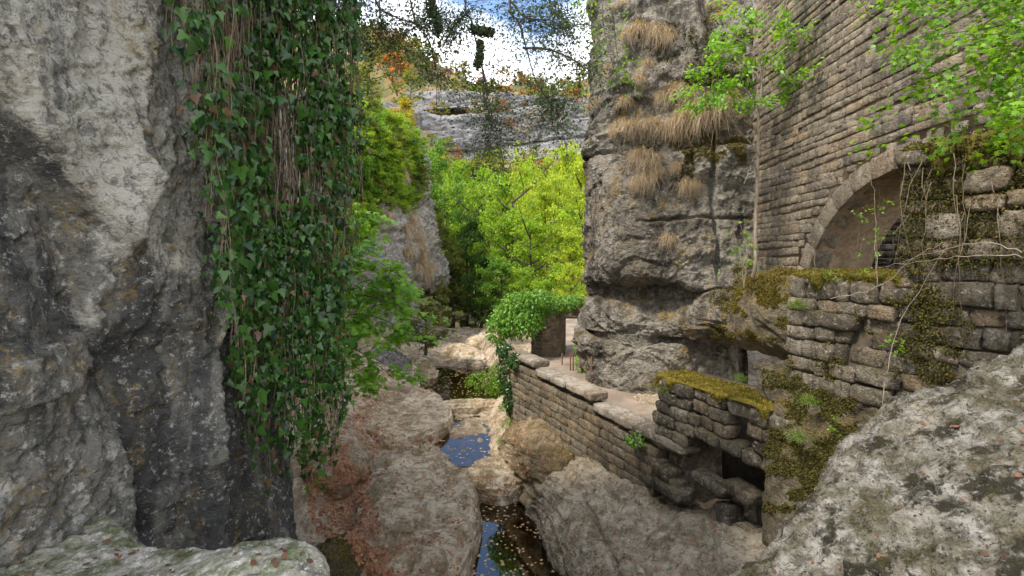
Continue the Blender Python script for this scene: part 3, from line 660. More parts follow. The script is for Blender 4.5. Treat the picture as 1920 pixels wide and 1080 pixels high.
# ---- the arched wall (plane X = XA)
XA, YAC, ZAC, RA = 7.55, 9.35, -1.25, 3.05
root = empty('arch_wall', (XA, 9.5, -1.6), 'high coursed stone wall pierced by a wide round arch', 'wall')
core = Acc()
th = np.linspace(-0.12, math.pi + .12, 60)
ring = np.stack([YAC + RA * np.cos(th), ZAC + RA * np.sin(th)], 1)
XB = XA + 1.5; ZT = 7.9
def prism_strip(acc, A, B, x0, x1):
    """quads between polylines A,B in the (y,z) plane, faces at x0 and x1 and soffit along A"""
    n = len(A)
    V = np.concatenate([np.c_[np.full(n, x), A] for x in (x0, x1)] + [np.c_[np.full(n, x), B] for x in (x0, x1)])
    q = []
    for i in range(n - 1):
        q += [(i, i + 1, 2 * n + i + 1, 2 * n + i), (n + i, 3 * n + i, 3 * n + i + 1, n + i + 1), (i, n + i, n + i + 1, i + 1), (2*n+i, 2*n+i+1, 3*n+i+1, 3*n+i)]
    acc.add(V, q)
up_ = ring.copy(); up_[:, 1] = ZT
prism_strip(core, ring, up_, XA + .035, XB)
prism_strip(core, np.array([(ring[0, 0], -1.0), (15.6, -1.0)]), np.array([(ring[0, 0], ZT), (15.6, ZT)]), XA + .035, XB)
prism_strip(core, np.array([(2.0, -1.0), (ring[-1, 0], -1.0)]), np.array([(2.0, ZT), (ring[-1, 0], ZT)]), XA + .035, XB)
core.obj('wall_core', M['mortar'], root, smooth=False)
wl = Wall((XA, 15.2, 0), (0, -1, 0), (-1, 0, 0))
z = -.98; ci = 0
while z < ZT - .1:
    h = rng.uniform(.15, .25)
    a = -rng.uniform(0, .5)
    while a < 12.6:
        ln = rng.uniform(.26, .62) if rng.random() > .25 else rng.uniform(.14, .3)
        yc_, zc_ = 15.2 - (a + ln / 2), z + h / 2
        wob = 0.03 * math.sin(a * .8 + ci) + 0.02 * math.sin(a * 2.1 + ci * 2)
        rr_ = math.hypot(yc_ - YAC, zc_ - ZAC)
        if zc_ < -1.2 and abs(yc_ - YAC) < RA + .3: pass
        elif rr_ > RA + .56 + .10 * (ln / .6):
            wl.stone(a + ln / 2, zc_ + wob, ln - .012, h - .01, .28, 'arch', rng.uniform(-.006, .018) if rng.random() > .04 else .04, rng.normal(0, .010))
        elif rr_ > RA + .45:                                   # cut stones bedded against the ring
            wl.stone(a + ln * .5, zc_, ln * .55, h * .75, .2, 'arch', rng.uniform(-.02, .012), 0)
        a += ln
    z += h; ci += 1
nv = 17
for i in range(nv):                                            # voussoirs
    t = -0.05 + (math.pi + .1) * (i + .5) / nv
    c_y, c_z = YAC + (RA + .22) * math.cos(t), ZAC + (RA + .22) * math.sin(t)
    wl.stone(15.2 - c_y, c_z, .46, (math.pi + .1) * (RA + .24) / nv - .012, .5, 'vous', .045 + rng.uniform(-.006, .006), math.pi - t, 'voussoir')
wl.emit(root, 300)

# ---- behind the arch: stair and back wall
st = empty('stone_stair', (11.2, 14.0, -1.2), 'worn stone stair climbing behind the arch', 'stair')
sd = np.array([0.86, 0.5, 0.0]); sn = np.array([-0.5, 0.86, 0.0])
ws = Wall((9.55, 12.55, 0), sn, -sd)
for i in range(9):
    for j in range(4):
        ws.stone(-1.35 + j * .82 + (i % 2) * .2 + (i*.08), -.42 + i * .2, .80, .195, .62, 'ruin', -i * .30, 0, 'step')
ws.emit(st)
C = [[(13.5 + o, 8, z), (13.4 + o, 11, z), (13.2 + o, 14, z), (12.2 + o, 17, z), (9.6, 18.5 + o, z), (7, 19, z)] for z, o in ((-2, -.2), (0, 0), (1, .1), (2, .3), (3.2, .8))]
rock_patch('back_rock_wall', C, 90, 120, (-1, -.3, 0), M['cliff_l'], .22, .6, 310, 'grey rock face seen through the arch behind the stair', 'cliff', 'structure')
fl = Acc(); box(fl, (10.75, 11, -.85), np.eye(3), (6.3, 12, .3)); tag(fl.obj('arch_floor', M['soil'], None, False), 'earth floor under the arch', 'floor', kind='structure')

C = [[(x_ + dx, Y_, z_) for x_, z_ in ((8.6, -.35), (7.75, -.38), (7.25, -.55), (6.9, -1.1), (6.8, -1.75), (7.0, -2.3), (7.9, -2.65), (9.6, -2.8))] for Y_, dx in ((15.4, -.2), (14.2, -.35), (13.0, -.25), (11.8, .0), (10.5, .15), (9, .2))]
rock_patch('arch_foot_rock', C, 110, 130, (-.9, -.2, .3), M['mossrock'], .20, .7, 315, 'mossy rock ledge carrying the foot of the arch wall', 'rock', 'structure', key='archfoot')
# ---- ruined near wall
DW = np.array([0.414, -0.910, 0.0]); NW = np.array([-0.910, -0.414, 0.0])
O1 = np.array([5.18, 9.05, 0.0])
rw = empty('ruined_wall', (5.9, 7.4, -5.5), 'mossy ruined stone wall in front of the arch, overgrown with roots', 'wall')
core = Acc()
ax = np.array([DW, NW, (0, 0, 1)])
box(core, O1 + DW * 2.75 - NW * .72 + np.array([0, 0, -3.05]), ax, (5.5, 1.3, 5.3))
box(core, O1 + DW * 3.82 - NW * .80 + np.array([0, 0, .4]), ax, (3.9, 1.3, 2.1))
core.obj('wall_core', M['dark_fill'], rw, False)
ww = Wall(O1, DW, NW)
z = -5.4; ci = 0
while z < 1.45:
    h = rng.uniform(.20, .36) if z < 0 else rng.uniform(.22, .40)
    if z < -.35 < z + h + .1: h = -.32 - z
    a = 0.0 if z < -.33 else 1.80 + rng.uniform(-.06, .12)
    end = 5.6
    first = True
    while a < end:
        ln = rng.uniform(.20, .62)
        if first and z < -.33: ln = (0.34, .55)[ci % 2]
        wob = 0.03 * math.sin(a * 1.7 + ci)
        pr = rng.uniform(-.05, .10); 
        if rng.random() < .05: pr = -.09
        if first and z < -.33: pr = .05
        ww.stone(a + ln / 2, z + h / 2 + (0 if first else wob), ln - .008, h - .008, .42, 'ruin', pr + (0.02 if z > -.3 else 0), rng.normal(0, .03) if not first else 0)
        a += ln; first = False
    # end return of the corner pier and of the tall part
    z += h; ci += 1
# end face of the tall part (faces back along the wall) and top stones of the low part
we = Wall(O1 + DW * 1.80, -NW, -DW)
z = -.3
while z < 1.4:
    h = rng.uniform(.3, .45)
    for a in (.25, .75, 1.2): we.stone(a, z + h / 2, rng.uniform(.4, .5), h - .03, .4, 'ruin', rng.uniform(-.02, .06))
    z += h
ww.items += we.items
for i in range(5):
    for j in range(3): ww.stone(.2 + i * .40, -.345, .40, .16, .44, 'ruin', .02 - j * .44, rng.normal(0, .03))
for i in range(8): ww.stone(2.0 + i * .5, 1.50, .55, rng.uniform(.16, .26), 1.0, 'ruin', rng.uniform(-.02, .1), rng.normal(0, .05))
ww.emit(rw)

# ---- parapet wall along the bank
O2 = np.array([-0.2, 20.0, 0.0]); LW = 9.89
pwall = empty('parapet_wall', (1.9, 15.4, -6.3), 'long parapet wall of squared blocks stepping down along the path', 'wall')
core = Acc(); box(core, O2 + DW * 4.55 - NW * .42 + np.array([0, 0, -5.40]), ax, (8.9, .58, 1.95))
core.obj('wall_core', M['dark_fill'], pwall, False)
pl = Wall(O2, DW, NW)
def ptop(a): return -3.72 if a < 2.6 else (-3.98 if a < 6.3 else -4.26)
z = -6.75; ci = 0
CH = [.26, .27, .25, .28, .26, .27, .28, .26, .25, .27]
for ci, h in enumerate(CH):
    a = -.1 if ci % 2 else .12
    while a < 9.6:
        ln = rng.uniform(.30, .72)
        lim = 9.62 if ci in (2, 4, 5) else (9.25 if ci in (1, 3) else 9.45)
        if ci >= 6: lim = 9.1
        if z + h < ptop(a + ln / 2) - .12 and a + ln < lim + .35 and a < lim:
            pl.stone(a + ln / 2, z + h / 2 + .012 * math.sin(a * 2 + ci), ln - .006, h - .006, .36, 'wall', rng.uniform(-.015, .03) + (.0 if a < 9 else .05), rng.normal(0, .008))
        a += ln
    z += h
# coping stones, wide flat
a = -.1
while a < 9.2:
    ln = rng.uniform(.75, 1.35)
    if a < 2.6 < a + ln: ln = 2.62 - a
    if a < 6.3 < a + ln: ln = 6.32 - a
    if ln > .15:
        t_ = ptop(a + ln / 2)
        pl.stone(a + ln / 2, t_ - .10, ln - .02, .24, .66, 'cope', .05 + rng.uniform(-.02, .03), rng.normal(0, .008), 'coping_stone')
    a += ln
pl.emit(pwall, 300)

# ---- mossy collapsed section at the near end of the parapet
O3 = O2 + DW * 9.15 + NW * .04
mw = empty('collapsed_wall', (4.3, 10.2, -5.8), 'half-collapsed wall end with an orange mossy top and dark holes', 'wall')
core = Acc()
box(core, O3 + DW * 1.55 - NW * .62 + np.array([0, 0, -2.97]), ax, (2.9, .9, .30))
box(core, O3 + DW * .55 - NW * .62 + np.array([0, 0, -3.65]), ax, (1.0, .8, 1.2))
box(core, O3 + DW * 1.9 - NW * 1.55 + np.array([0, 0, -4.6]), ax, (4.2, .25, 3.4))
box(core, O3 + DW * 3.35 - NW * .8 + np.array([0, 0, -4.6]), ax, (.3, 1.4, 3.5))
core.obj('wall_core', M['dark_fill'], mw, False)
ml = Wall(O3, DW, NW)
rowsM = [(-4.55, .27, -.2, .35), (-4.26, .28, -.2, .7), (-3.97, .27, -.2, 2.9), (-3.69, .28, -.2, 2.9), (-3.40, .28, -.1, 3.0), (-3.11, .30, .0, 3.05)]
for ci, (z, h, a0, a1) in enumerate(rowsM):
    a = a0 + rng.uniform(0, .1)
    while a < a1:
        ln = rng.uniform(.28, .62)
        hole = (2.02 < a + ln / 2 < 2.5 and -3.75 < z < -3.3)
        if not hole: ml.stone(a + ln / 2, z + h / 2 + (.05 * math.sin(a * 1.7) if a > 1 else 0), ln - .012, h - .006, .42, 'ruin', rng.uniform(-.04, .05), rng.normal(0, .03))
        a += ln
for a, z, ln, h, dp, pr, rot, rx in ((1.55, -4.86, .95, .25, .42, -.02, -.05, .06), (2.25, -4.74, .75, .27, .4, -.10, -.04, .05), (2.0, -5.42, .36, .62, .42, -.05, .03, .1),
                                 (2.0, -5.95, .5, .4, .5, .0, 0, .1), (.50, -5.40, .95, .27, .5, .18, -.02, .0), (.22, -5.10, .6, .27, .5, .12, -.02, .04), (2.7, -5.2, .5, .5, .5, -.5, .1, .3)):
    ml.stone(a, z, ln, h, dp, 'ruin', pr, rot, 'fallen_block', rx)
for i in range(9):
    ml.stone(rng.uniform(1.6, 2.9), -2.80, rng.uniform(.15, .3), .08, rng.uniform(.15, .25), 'ruin', -rng.uniform(.1, .7), rng.normal(0, .1), 'flat_stone', rng.uniform(0, 3))
ml.emit(mw)
# mossy root mass / rock between the collapsed end and the ruined wall
C = []
for a_, k_ in ((-.75, .05), (-.4, .7), (0, 1.0), (.3, .95), (.8, .7), (1.3, .35), (1.9, .05)):
    C.append([tuple(O1 + DW * (a_ + .12 * j) + NW * (off * k_ - .12) + np.array([0, 0, z_ - .25 * (1 - k_)])) for j, (z_, off) in enumerate(((-1.9, .0), (-2.3, .22), (-2.9, .42), (-3.6, .62), (-4.5, .78), (-5.6, .8)))])
mbo, MBP = rock_patch('mossy_bank', C, 110, 110, (-.9, -.4, .3), M['mossrock'], .16, .9, 321, 'mossy rooted bank bulging from the foot of the ruined wall', 'bank', 'thing', key='mb', step=1)

# ---- round ruin with doorway beyond the parapet
rt = empty('round_ruin', (1.75, 22.6, -4.6), 'small round stone ruin crowned by bright ivy', 'ruin')
acc = Acc(); cy = np.array([1.72, 22.8])
V, Qs = tube([(cy[0], cy[1], -5.0), (cy[0], cy[1], -2.35)], .78, 24); acc.add(V, Qs)
acc.obj('wall_core', M['mortar'], rt, True)
rs = Wall((0, 0, 0), (1, 0, 0), (0, -1, 0))
z = -4.75; k = 0
while z < -2.3:
    h = rng.uniform(.12, .19)
    t = rng.uniform(0, .3)
    while t < 2 * math.pi:
        ln = rng.uniform(.2, .42); ta = t + ln / 1.7
        n_ = np.array([math.cos(ta), math.sin(ta), 0]); d_ = np.array([-math.sin(ta), math.cos(ta), 0])
        if n_[1] < .35:
            q = Wall(np.array([cy[0], cy[1], 0]) + n_ * .80, d_, n_); q.stone(0, z + h / 2, ln - .02, h - .015, .2, 'rubble', rng.uniform(0, .03)); rs.items += q.items
        t += ln / .85
    z += h
rs.emit(rt, 150)
dwl = empty('doorway_wall', (3.3, 24.0, -4.6), 'low stone doorway with timber lintel next to the round ruin', 'doorway')
dd = np.array([1.0, -.06, 0]); dn = np.array([-.06, -1, 0])
dl_ = Wall((2.2, 24.0, 0), dd, dn)
core = Acc(); dax = np.array([dd, dn, (0, 0, 1)])
box(core, np.array([3.25, 24.12, -2.42]), dax, (2.3, .34, .62)); box(core, np.array([2.42, 24.17, -3.75]), dax, (.55, .34, 2.1)); box(core, np.array([3.95, 24.1, -3.75]), dax, (.5, .34, 2.1))
core.obj('wall_core', M['mortar'], dwl, False)
z = -2.70
for h in (.13, .15, .14, .15):
    a = -.05
    while a < 2.1:
        ln = rng.uniform(.22, .45); dl_.stone(a + ln / 2, z + h / 2, ln - .02, h - .015, .2, 'rubble', rng.uniform(0, .04)); a += ln
    z += h
z = -4.6
while z < -2.78:
    h = rng.uniform(.15, .22); dl_.stone(.2, z + h / 2, .5, h - .015, .3, 'rubble', rng.uniform(0, .04)); dl_.stone(1.75, z + h / 2, .45, h - .015, .3, 'rubble', rng.uniform(0, .04)); z += h
dl_.emit(dwl)
b_ = Acc(); box(b_, np.array([3.2, 23.98, -2.78]), dax, (2.1, .40, .13)); b_.obj('lintel', M['timber'], dwl, False)
b_ = Acc(); box(b_, np.array([3.66, 23.95, -3.75]), dax, (.14, .14, 1.8)); b_.obj('door_post', M['timber'], dwl, False)
# ---- path
xs = np.linspace(0, 1, 30); ys = np.linspace(12.6, 40, 120)
T_, Yp = np.meshgrid(xs, ys, indexing='ij')
xl = xwall(Yp) + .75 + .25 * np.clip(Yp - 20, 0, 30) * .45; xr = xl + np.interp(Yp, [12, 14, 17, 20, 26, 40], [1.0, 1.3, 2.0, 3.0, 3.0, 3.5])
Pp = np.stack([xl + (xr - xl) * T_, Yp, np.full_like(T_, -4.40) + np.clip(Yp - 24, 0, 30) * .08], -1)
Pp[..., 2] += .05 * fbm(Pp, .9, 4, 401)
tag(mesh_obj('path', Pp, gridq(*Pp.shape[:2]), None, M['path']), 'pale dirt path between the parapet and outcrop', 'path', kind='structure'); coarse_bvh('path', Pp, 1)
# ---- railing posts
for px, py0, py1, Y, lab in ((1054, 662, 694, 20.3, 'short rusty steel post at the far end of the coping step'), (1072, 659, 702, 19.2, 'pair of rusty steel bars beside the path in the middle'), (1112, 668, 722, 17.2, 'pair of rusty steel bars against the tan rock face')):
    b = at(px, py1, Y); t = at(px, py0, Y); r_ = empty('railing_post', b, lab, 'post', 'railing posts beside the path')
    for off in ((0,) if px == 1054 else (-.055, .055)):
        a_ = Acc(); V, Qs = tube([b + [off, 0, -.35], b + [off, 0, 0], t + [off, 0, -.01 + off * .3], t + [off, 0, off * .3]], [.032, .032, .032, .012], 6); a_.add(V, Qs); a_.obj('bar', M['rust'], r_)

# ================================================================== VEGETATION
def tmpl(right, mid, fold=0.22, droop=0.1):
    r = np.array(right, float); l = r[-2:0:-1] * [-1, 1]
    O = np.vstack([r, l]); V = np.c_[np.vstack([O, [mid]]), np.zeros(len(O) + 1)]
    V[:, 2] = -fold * np.abs(V[:, 0]) - droop * V[:, 1] ** 2
    n = len(O); T = [(i, (i + 1) % n, n) for i in range(n)]
    return V, np.array(T)
T_IVY = tmpl([(0, .0), (.24, .14), (.52, -.10), (.27, -.32), (.20, -.62), (0, -1)], (0, -.35))
T_MAPLE = tmpl([(0, 0), (.3, .08), (.62, -.18), (.30, -.30), (.50, -.66), (.16, -.55), (0, -1)], (0, -.35))
T_OVAL = tmpl([(0, 0), (.27, -.3), (.24, -.66), (0, -1)], (0, -.45))
T_QUAD = (np.array([(0, 0, 0), (.36, -.5, -.1), (0, -1, 0), (-.36, -.5, -.1)]), np.array([(0, 2, 1), (0, 3, 2)]))
def norm(a): return a / (np.linalg.norm(a, axis=-1, keepdims=True) + 1e-9)
def leaf_frames(tip, nrm):
    Yx = -norm(tip); Z = norm(nrm - (nrm * Yx).sum(-1, keepdims=True) * Yx); X = np.cross(Yx, Z)
    return np.stack([X, Yx, Z], -1)
def leaves(acc, pos, tip, nrm, size, T, rnd=None):
    n = len(pos)
    if n == 0: return
    R = leaf_frames(tip, nrm); size = np.broadcast_to(size, (n,))
    V = pos[:, None] + np.einsum('nij,kj->nki', R, T[0]) * size[:, None, None]
    k = len(T[0]); Tt = T[1][None] + (np.arange(n) * k)[:, None, None]
    r = rng.random(n) if rnd is None else rnd
    acc.add(V.reshape(-1, 3), None, Tt.reshape(-1, 3), np.repeat(r, k))
def leaf_things(parent, pos, tip, nrm, size, T, mat, limit=300, name='leaf', stuff='leaves'):
    """the leaves that show largest as parts, the rest as one part"""
    base = np.array(parent.location); size = np.broadcast_to(size, (len(pos),))
    p = pix(pos); ins = (p[:, 0] > 0) & (p[:, 0] < 1920) & (p[:, 1] > 0) & (p[:, 1] < 1080)
    face = np.abs((norm(nrm) * norm(pos)).sum(1))
    order = np.argsort(-(size / np.linalg.norm(pos, axis=1)) * np.where(ins, 1, .01) * (0.3 + face))
    R = leaf_frames(tip, nrm); md = mesh_data(name, T[0], None, T[1], mat)
    for i in order[:limit]:
        o = bpy.data.objects.new(name, md); link(o, parent)
        A = R[i] * size[i]; q = pos[i] - base
        o.matrix_basis = Matrix([[*A[r], q[r]] for r in range(3)] + [[0, 0, 0, 1]])
    rest = order[limit:]
    if len(rest):
        a = Acc(); leaves(a, pos[rest], tip[rest], nrm[rest], size[rest], T)
        o = a.obj(stuff, mat, parent); o['kind'] = 'stuff'
def rv(n, s=1.0): return rng.normal(0, s, (n, 3))
def smooth_path(pts, n): return catmull(np.array(pts, float), n)

# ---- tree prototypes (unit height)
def tree_proto(seed, shape, nclump, nleaf, ls, spread=0.36, low=0.08):
    r = np.random.default_rng(seed)
    tr = Acc(); cl = []
    bend = r.normal(0, .05, 2)
    trunk = np.array([(bend[0] * math.sin(t * 2), bend[1] * math.sin(t * 2.4), t * .86) for t in np.linspace(0, 1, 9)])
    V, Q_ = tube(trunk, np.linspace(.022, .004, 9), 7); tr.add(V, Q_)
    nl = 16
    for i in range(nl):
        t = low + (0.84 - low) * (i + r.random()) / nl; b = np.array([np.interp(t, trunk[:, 2], trunk[:, k]) for k in range(3)])
        ang = i * 2.4 + r.normal(0, .4)
        if shape == 'round': R_ = spread * math.sin(math.pi * min(1, (t - low) / (1 - low) * .85 + .22))
        elif shape == 'tall': R_ = spread * .72 * (1.05 - .75 * (t - low) / (1 - low))
        else: R_ = spread * 1.15 * (0.65 + .35 * math.sin(i))
        e = b + np.array([math.cos(ang) * R_, math.sin(ang) * R_, R_ * r.uniform(.15, .75)])
        m = (b + e) / 2 + np.array([0, 0, -.02])
        p = catmull(np.array([b, m, e]), 6); V, Q_ = tube(p, np.linspace(.011, .003, 6), 5); tr.add(V, Q_)
        for k in range(max(2, nclump // nl)):
            f = r.uniform(.35, 1.08); c = b + (e - b) * f + r.normal(0, .05, 3) * np.array([1, 1, .7]); cl.append(c)
    for k in range(nclump // 6): cl.append(trunk[-1] + r.normal(0, .06, 3) + [0, 0, .04])
    cl = np.array(cl); cr = Acc()
    for c in cl:
        n = int(nleaf * r.uniform(.5, 1.5)); sg = r.uniform(.020, .042)
        d = r.normal(0, 1, (n, 3)) * [sg, sg, sg * .5]
        nn = norm(d * 5 + [0, -.1, .8] + r.normal(0, .4, (n, 3))); tp = norm(r.normal(0, 1, (n, 3)) + [0, 0, -.5])
        leaves(cr, c + d, tp, nn, ls * r.uniform(.7, 1.3, n), T_QUAD, np.clip(.5 + .30 * r.normal() + r.normal(0, .15, n), 0, .999))
    return tr.data('trunk', M['bark']), cr.data('crown', M['tree'])
PROTO = {'round': [tree_proto(s, 'round', 112, 52, .027) for s in (1, 2, 3)], 'tall': [tree_proto(s, 'round', 130, 40, .026, .36, .12) for s in (4, 5)],
         'open': [tree_proto(s, 'open', 110, 40, .026, low=.14) for s in (6, 7)]}
FAR = [tree_proto(s, 'round', 46, 26, .05, .42, .1) for s in (11, 12, 13, 14)]
def plant(name, proto, base, H, wid, color, label, group=None, cat='tree', parts=True):
    r_ = empty(name, base, label, cat, group); rz = rng.uniform(0, 6.28)
    for nm, me in (('trunk', proto[0]), ('crown', proto[1])):
        o = bpy.data.objects.new(nm, me); link(o, r_); o.rotation_euler = (rng.normal(0, .03), rng.normal(0, .03), rz) ; o.scale = (wid, wid, H)
        if nm == 'crown': o.color = tuple(color) + (1,)
    return r_
BRI, YEL, MID, DRK, OLI, ORA, GOLD, TAN = (.26, .40, .04), (.38, .47, .05), (.15, .28, .045), (.07, .14, .03), (.20, .22, .06), (.42, .17, .05), (.42, .34, .03), (.36, .27, .14)
VT = [  # px, top, distance, half width px, colour, prototype, label
 (815, 272, 78, 42, MID, 'round', 'green tree with crown just under the far cliff, at its west end'),
 (868, 300, 84, 40, BRI, 'round', 'light green tree below the far cliff left of the hanging twig'),
 (925, 312, 88, 46, BRI, 'round', 'light green round tree below the middle of the far cliff'),
 (985, 295, 78, 50, YEL, 'open', 'tall yellow-green tree centred below the far cliff'),
 (1048, 272, 72, 52, YEL, 'round', 'pale yellow-green tree rising beside the rock outcrop'),
 (1100, 268, 56, 40, YEL, 'tall', 'yellow-green tree half hidden by the rock outcrop'),
 (795, 318, 60, 40, MID, 'round', 'mid green tree touching the pale tufted cliff'),
 (845, 345, 60, 46, MID, 'tall', 'mid green slender tree left of the valley centre'),
 (905, 345, 58, 42, BRI, 'open', 'open light green tree in the valley centre'),
 (960, 318, 52, 60, BRI, 'open', 'open-crowned bright tree with dark visible limbs'),
 (1035, 330, 50, 62, YEL, 'round', 'broad bright yellow-green tree in front of the outcrop edge'),
 (1085, 360, 44, 46, YEL, 'tall', 'bright sapling crown against the outcrop edge'),
 (825, 405, 54, 36, OLI, 'round', 'olive tree beside the tufted cliff edge'),
 (875, 395, 52, 46, DRK, 'round', 'dark green tree shading the far pool'),
 (935, 400, 47, 46, BRI, 'round', 'bright leafy tree above the upper stream'),
 (1000, 400, 44, 70, BRI, 'open', 'wide spreading bright tree behind the ivy bush'),
 (1070, 430, 40, 48, YEL, 'round', 'low bright tree right behind the doorway'),
 (800, 465, 50, 32, OLI, 'round', 'low olive tree at the tufted cliff foot'),
 (850, 470, 50, 48, OLI, 'round', 'rounded grey-green bush over the far pool'),
 (902, 478, 47, 36, DRK, 'round', 'dark round bush at the bend of the stream'),
 (955, 480, 42, 46, MID, 'round', 'green bush on the bank left of the ivy bush'),
 (1040, 500, 36, 52, BRI, 'round', 'bright bush behind the round ruin'),
]
for i, (px, py, Y, hwp, c, kind, lab) in enumerate(VT):
    t = at(px, py, Y); gz = float(ground_z(t[0], Y)) - .4; H = (t[2] - gz)
    pr = PROTO[kind]; plant('valley_tree', pr[i % len(pr)], (t[0], Y, gz), H, max(hwp / F * Y / .36, .62 * H), c, lab, 'trees in the valley')
# trees on the far hillside
HC = [((.20, .24, .04), 'green'), ((.30, .30, .05), 'yellowish'), ((.10, .15, .03), 'dark green'), (ORA, 'orange'), (TAN, 'tan'), ((.22, .19, .07), 'olive')]
nh = 0
for tries in range(9000):
    if nh >= 298: break
    px = rng.uniform(640, 1092); below = rng.random() < .5
    Y = rng.uniform(92, 177) if below else rng.uniform(184, 285)
    X = (px - 960) / F * Y; r = drop(X, Y, ['ground', 'farc'], 300)
    if r is None: continue
    gz = r[0].z; H = rng.uniform(8, 13) if Y < 140 else (rng.uniform(3.5, 6.5) if Y < 200 else rng.uniform(6, 10)); p = pix(np.array([X, Y, gz + H * .8]))
    if not (40 < p[1] < 420): continue
    if below and p[1] < 250 and not (rng.random() < .15): continue
    hv = hit_pix(p[0], p[1], ['mid', 'bank', 'cliff_l', 'pillar', 'farc'])
    if hv is not None and hv[0].y < Y - 8: continue
    wts = [.30, .2, .15, .13, .12, .10] if not below else [.42, .27, .2, .02, .03, .06]
    c, cn = HC[rng.choice(6, p=wts)]
    zone = ('on ridge above' if Y > 225 else 'on ledge above') if Y > 182 else 'on the slope below'
    wh = 'left end' if p[0] < 830 else ('middle' if p[0] < 970 else 'right end')
    lab = 'small %s tree %s far cliff, %s' % (cn, zone, wh)
    plant('hill_tree', FAR[nh % 4], (X, Y, gz - .3), H, H * rng.uniform(.85, 1.3), np.array(c) * rng.uniform(.75, 1.2), lab, lab.replace('tree', 'trees')); nh += 1
# shrubs on the left cliffs
for i, (px, py, Y, rpx, c, lab) in enumerate((
 (690, 255, 42, 50, (.17, .26, .06), 'grey-green shrub on the left cliff top beside ivy'), (735, 235, 46, 36, TAN, 'brown half-dry tree on the left cliff top'), (765, 215, 60, 32, GOLD, 'golden yellow tree at the end of far cliff'),
 (690, 330, 37, 40, MID, 'green shrub growing from the tufted cliff face'), (720, 300, 40, 34, BRI, 'light green shrub over the tufted cliff'), (660, 300, 26, 46, MID, 'dense green shrub behind the ivy curtain at mid height'),
 (715, 265, 41, 34, BRI, 'bright shrub on the tufted cliff shoulder'), (745, 262, 43, 28, OLI, 'olive shrub at the top corner of the tufted cliff'), (675, 390, 33, 36, BRI, 'bright shrub low on the tufted cliff beside the ivy'), (705, 225, 44, 40, BRI, 'light green tree on the left cliff top'), (665, 225, 34, 44, MID, 'mid green tree on the left cliff top beside ivy'),
 (655, 170, 30, 52, OLI, 'olive shrub behind the ivy high on the left bank'), (640, 420, 20, 50, BRI, 'sunlit leafy shrub glowing behind the ivy curtain'), (590, 250, 22, 60, MID, 'leafy shrub behind the middle of the ivy curtain'), (560, 560, 14, 70, BRI, 'sunlit green shrub low behind the ivy'),
 (600, 690, 13, 60, BRI, 'bright green shrub at the ivy curtain foot'), (765, 160, 95, 30, (.2, .24, .05), 'round green tree on the hill shoulder'), (700, 130, 90, 46, OLI, 'olive tree on the hill shoulder behind ivy'), (745, 130, 110, 34, ORA, 'orange tree on the hill shoulder'))):
    hh = hit_pix(px, py + 20, ['mid', 'bank'])
    if hh is not None and Y < 62: Y = hh[0].y - .3
    cen = at(px, py, Y); R_ = rpx / F * Y; pr = PROTO['round'][i % 3] if Y < 90 else FAR[i % 4]
    H = R_ * 2.3; plant('cliff_shrub', pr, (cen[0], Y, cen[2] - H * .62), H, R_ / .42, c, lab, 'shrubs on the left bank', 'shrub')
places = ('over the upper shoulder', 'on the middle face', 'beside the ivy edge')
ks = {}
for k in range(75):
    px = rng.uniform(655, 790); py = rng.uniform(195, 385 + max(0, 715 - px) * 2.0)
    hh = hit_pix(px, py, ['mid', 'bank'])
    if hh is None: continue
    Y = hh[0].y - .2; R_ = rng.uniform(20, 38) / F * Y; c, cn = ((BRI, 'bright'), (MID, 'green'), (OLI, 'olive'), (YEL, 'yellow-green'))[rng.choice(4, p=[.4, .3, .15, .15])]
    lab = '%s shrub clinging %s of the tufted cliff' % (cn, places[0 if py < 265 else (2 if px < 700 else 1)])
    plant('clinging_shrub', PROTO['round'][k % 3], (hh[0].x, Y, hh[0].z - R_ * .9), R_ * 2.1, R_ / .40, c, lab, lab.replace('shrub', 'shrubs'), 'shrub')
cen = at(798, 628, 28.5); plant('stream_bush', PROTO['round'][1], (cen[0], 28.5, -5.6), 3.4, 4.6, (.14, .15, .06), 'grey-green bush over the boulder by the brown pool', cat='bush')

# ---- leafy sprays: maple shrub hanging by the ivy
def spray_plant(name, base, label, cat, stems, mat, T, size, per, bark, spread=.28, flat=.35, limit=0, group=None, twig=.012, seed=0):
    r_ = empty(name, base, label, cat, group); ac = Acc(); pos = []; tip = []; nr = []
    for pts in stems:
        p = smooth_path(pts, 14); V, Q_ = tube(p, np.linspace(twig, twig * .25, 14), 5); ac.add(V, Q_)
        ln = np.linalg.norm(np.diff(p, axis=0), axis=1).sum()
        nb = max(3, int(ln * 5))
        for k in range(nb):
            f = rng.uniform(.25, 1.0) * 13; i0 = min(int(f), 12); c = p[i0] + (p[i0 + 1] - p[i0]) * (f - i0)
            e = c + rv(1, spread)[0] * [1, 1, flat] + [0, 0, -.08 * spread / .28]
            V, Q_ = tube([c, (c + e) / 2 + [0, 0, .03], e], [twig * .3, twig * .22, twig * .12], 4); ac.add(V, Q_)
            m = int(per * rng.uniform(.6, 1.4)); t_ = rng.uniform(.2, 1.1, (m, 1)); q = c + (e - c) * t_ + rv(m, .05 * spread / .28)
            pos.append(q); tip.append(norm((e - c)[None] + rv(m, .18) + [0, 0, -.12])); nr.append(norm(np.array([0, -.25, 1.0]) + rv(m, .4)))
    o = ac.obj('branches', bark, r_)
    pos, tip, nr = map(np.concatenate, (pos, tip, nr)); sz = size * rng.uniform(.65, 1.25, len(pos))
    if limit: leaf_things(r_, pos, tip, nr, sz, T, mat, limit)
    else:
        a = Acc(); leaves(a, pos, tip, nr, sz, T); o = a.obj('leaves', mat, r_); o['kind'] = 'stuff'
    return r_
A = lambda px, py, Y: at(px, py, Y)
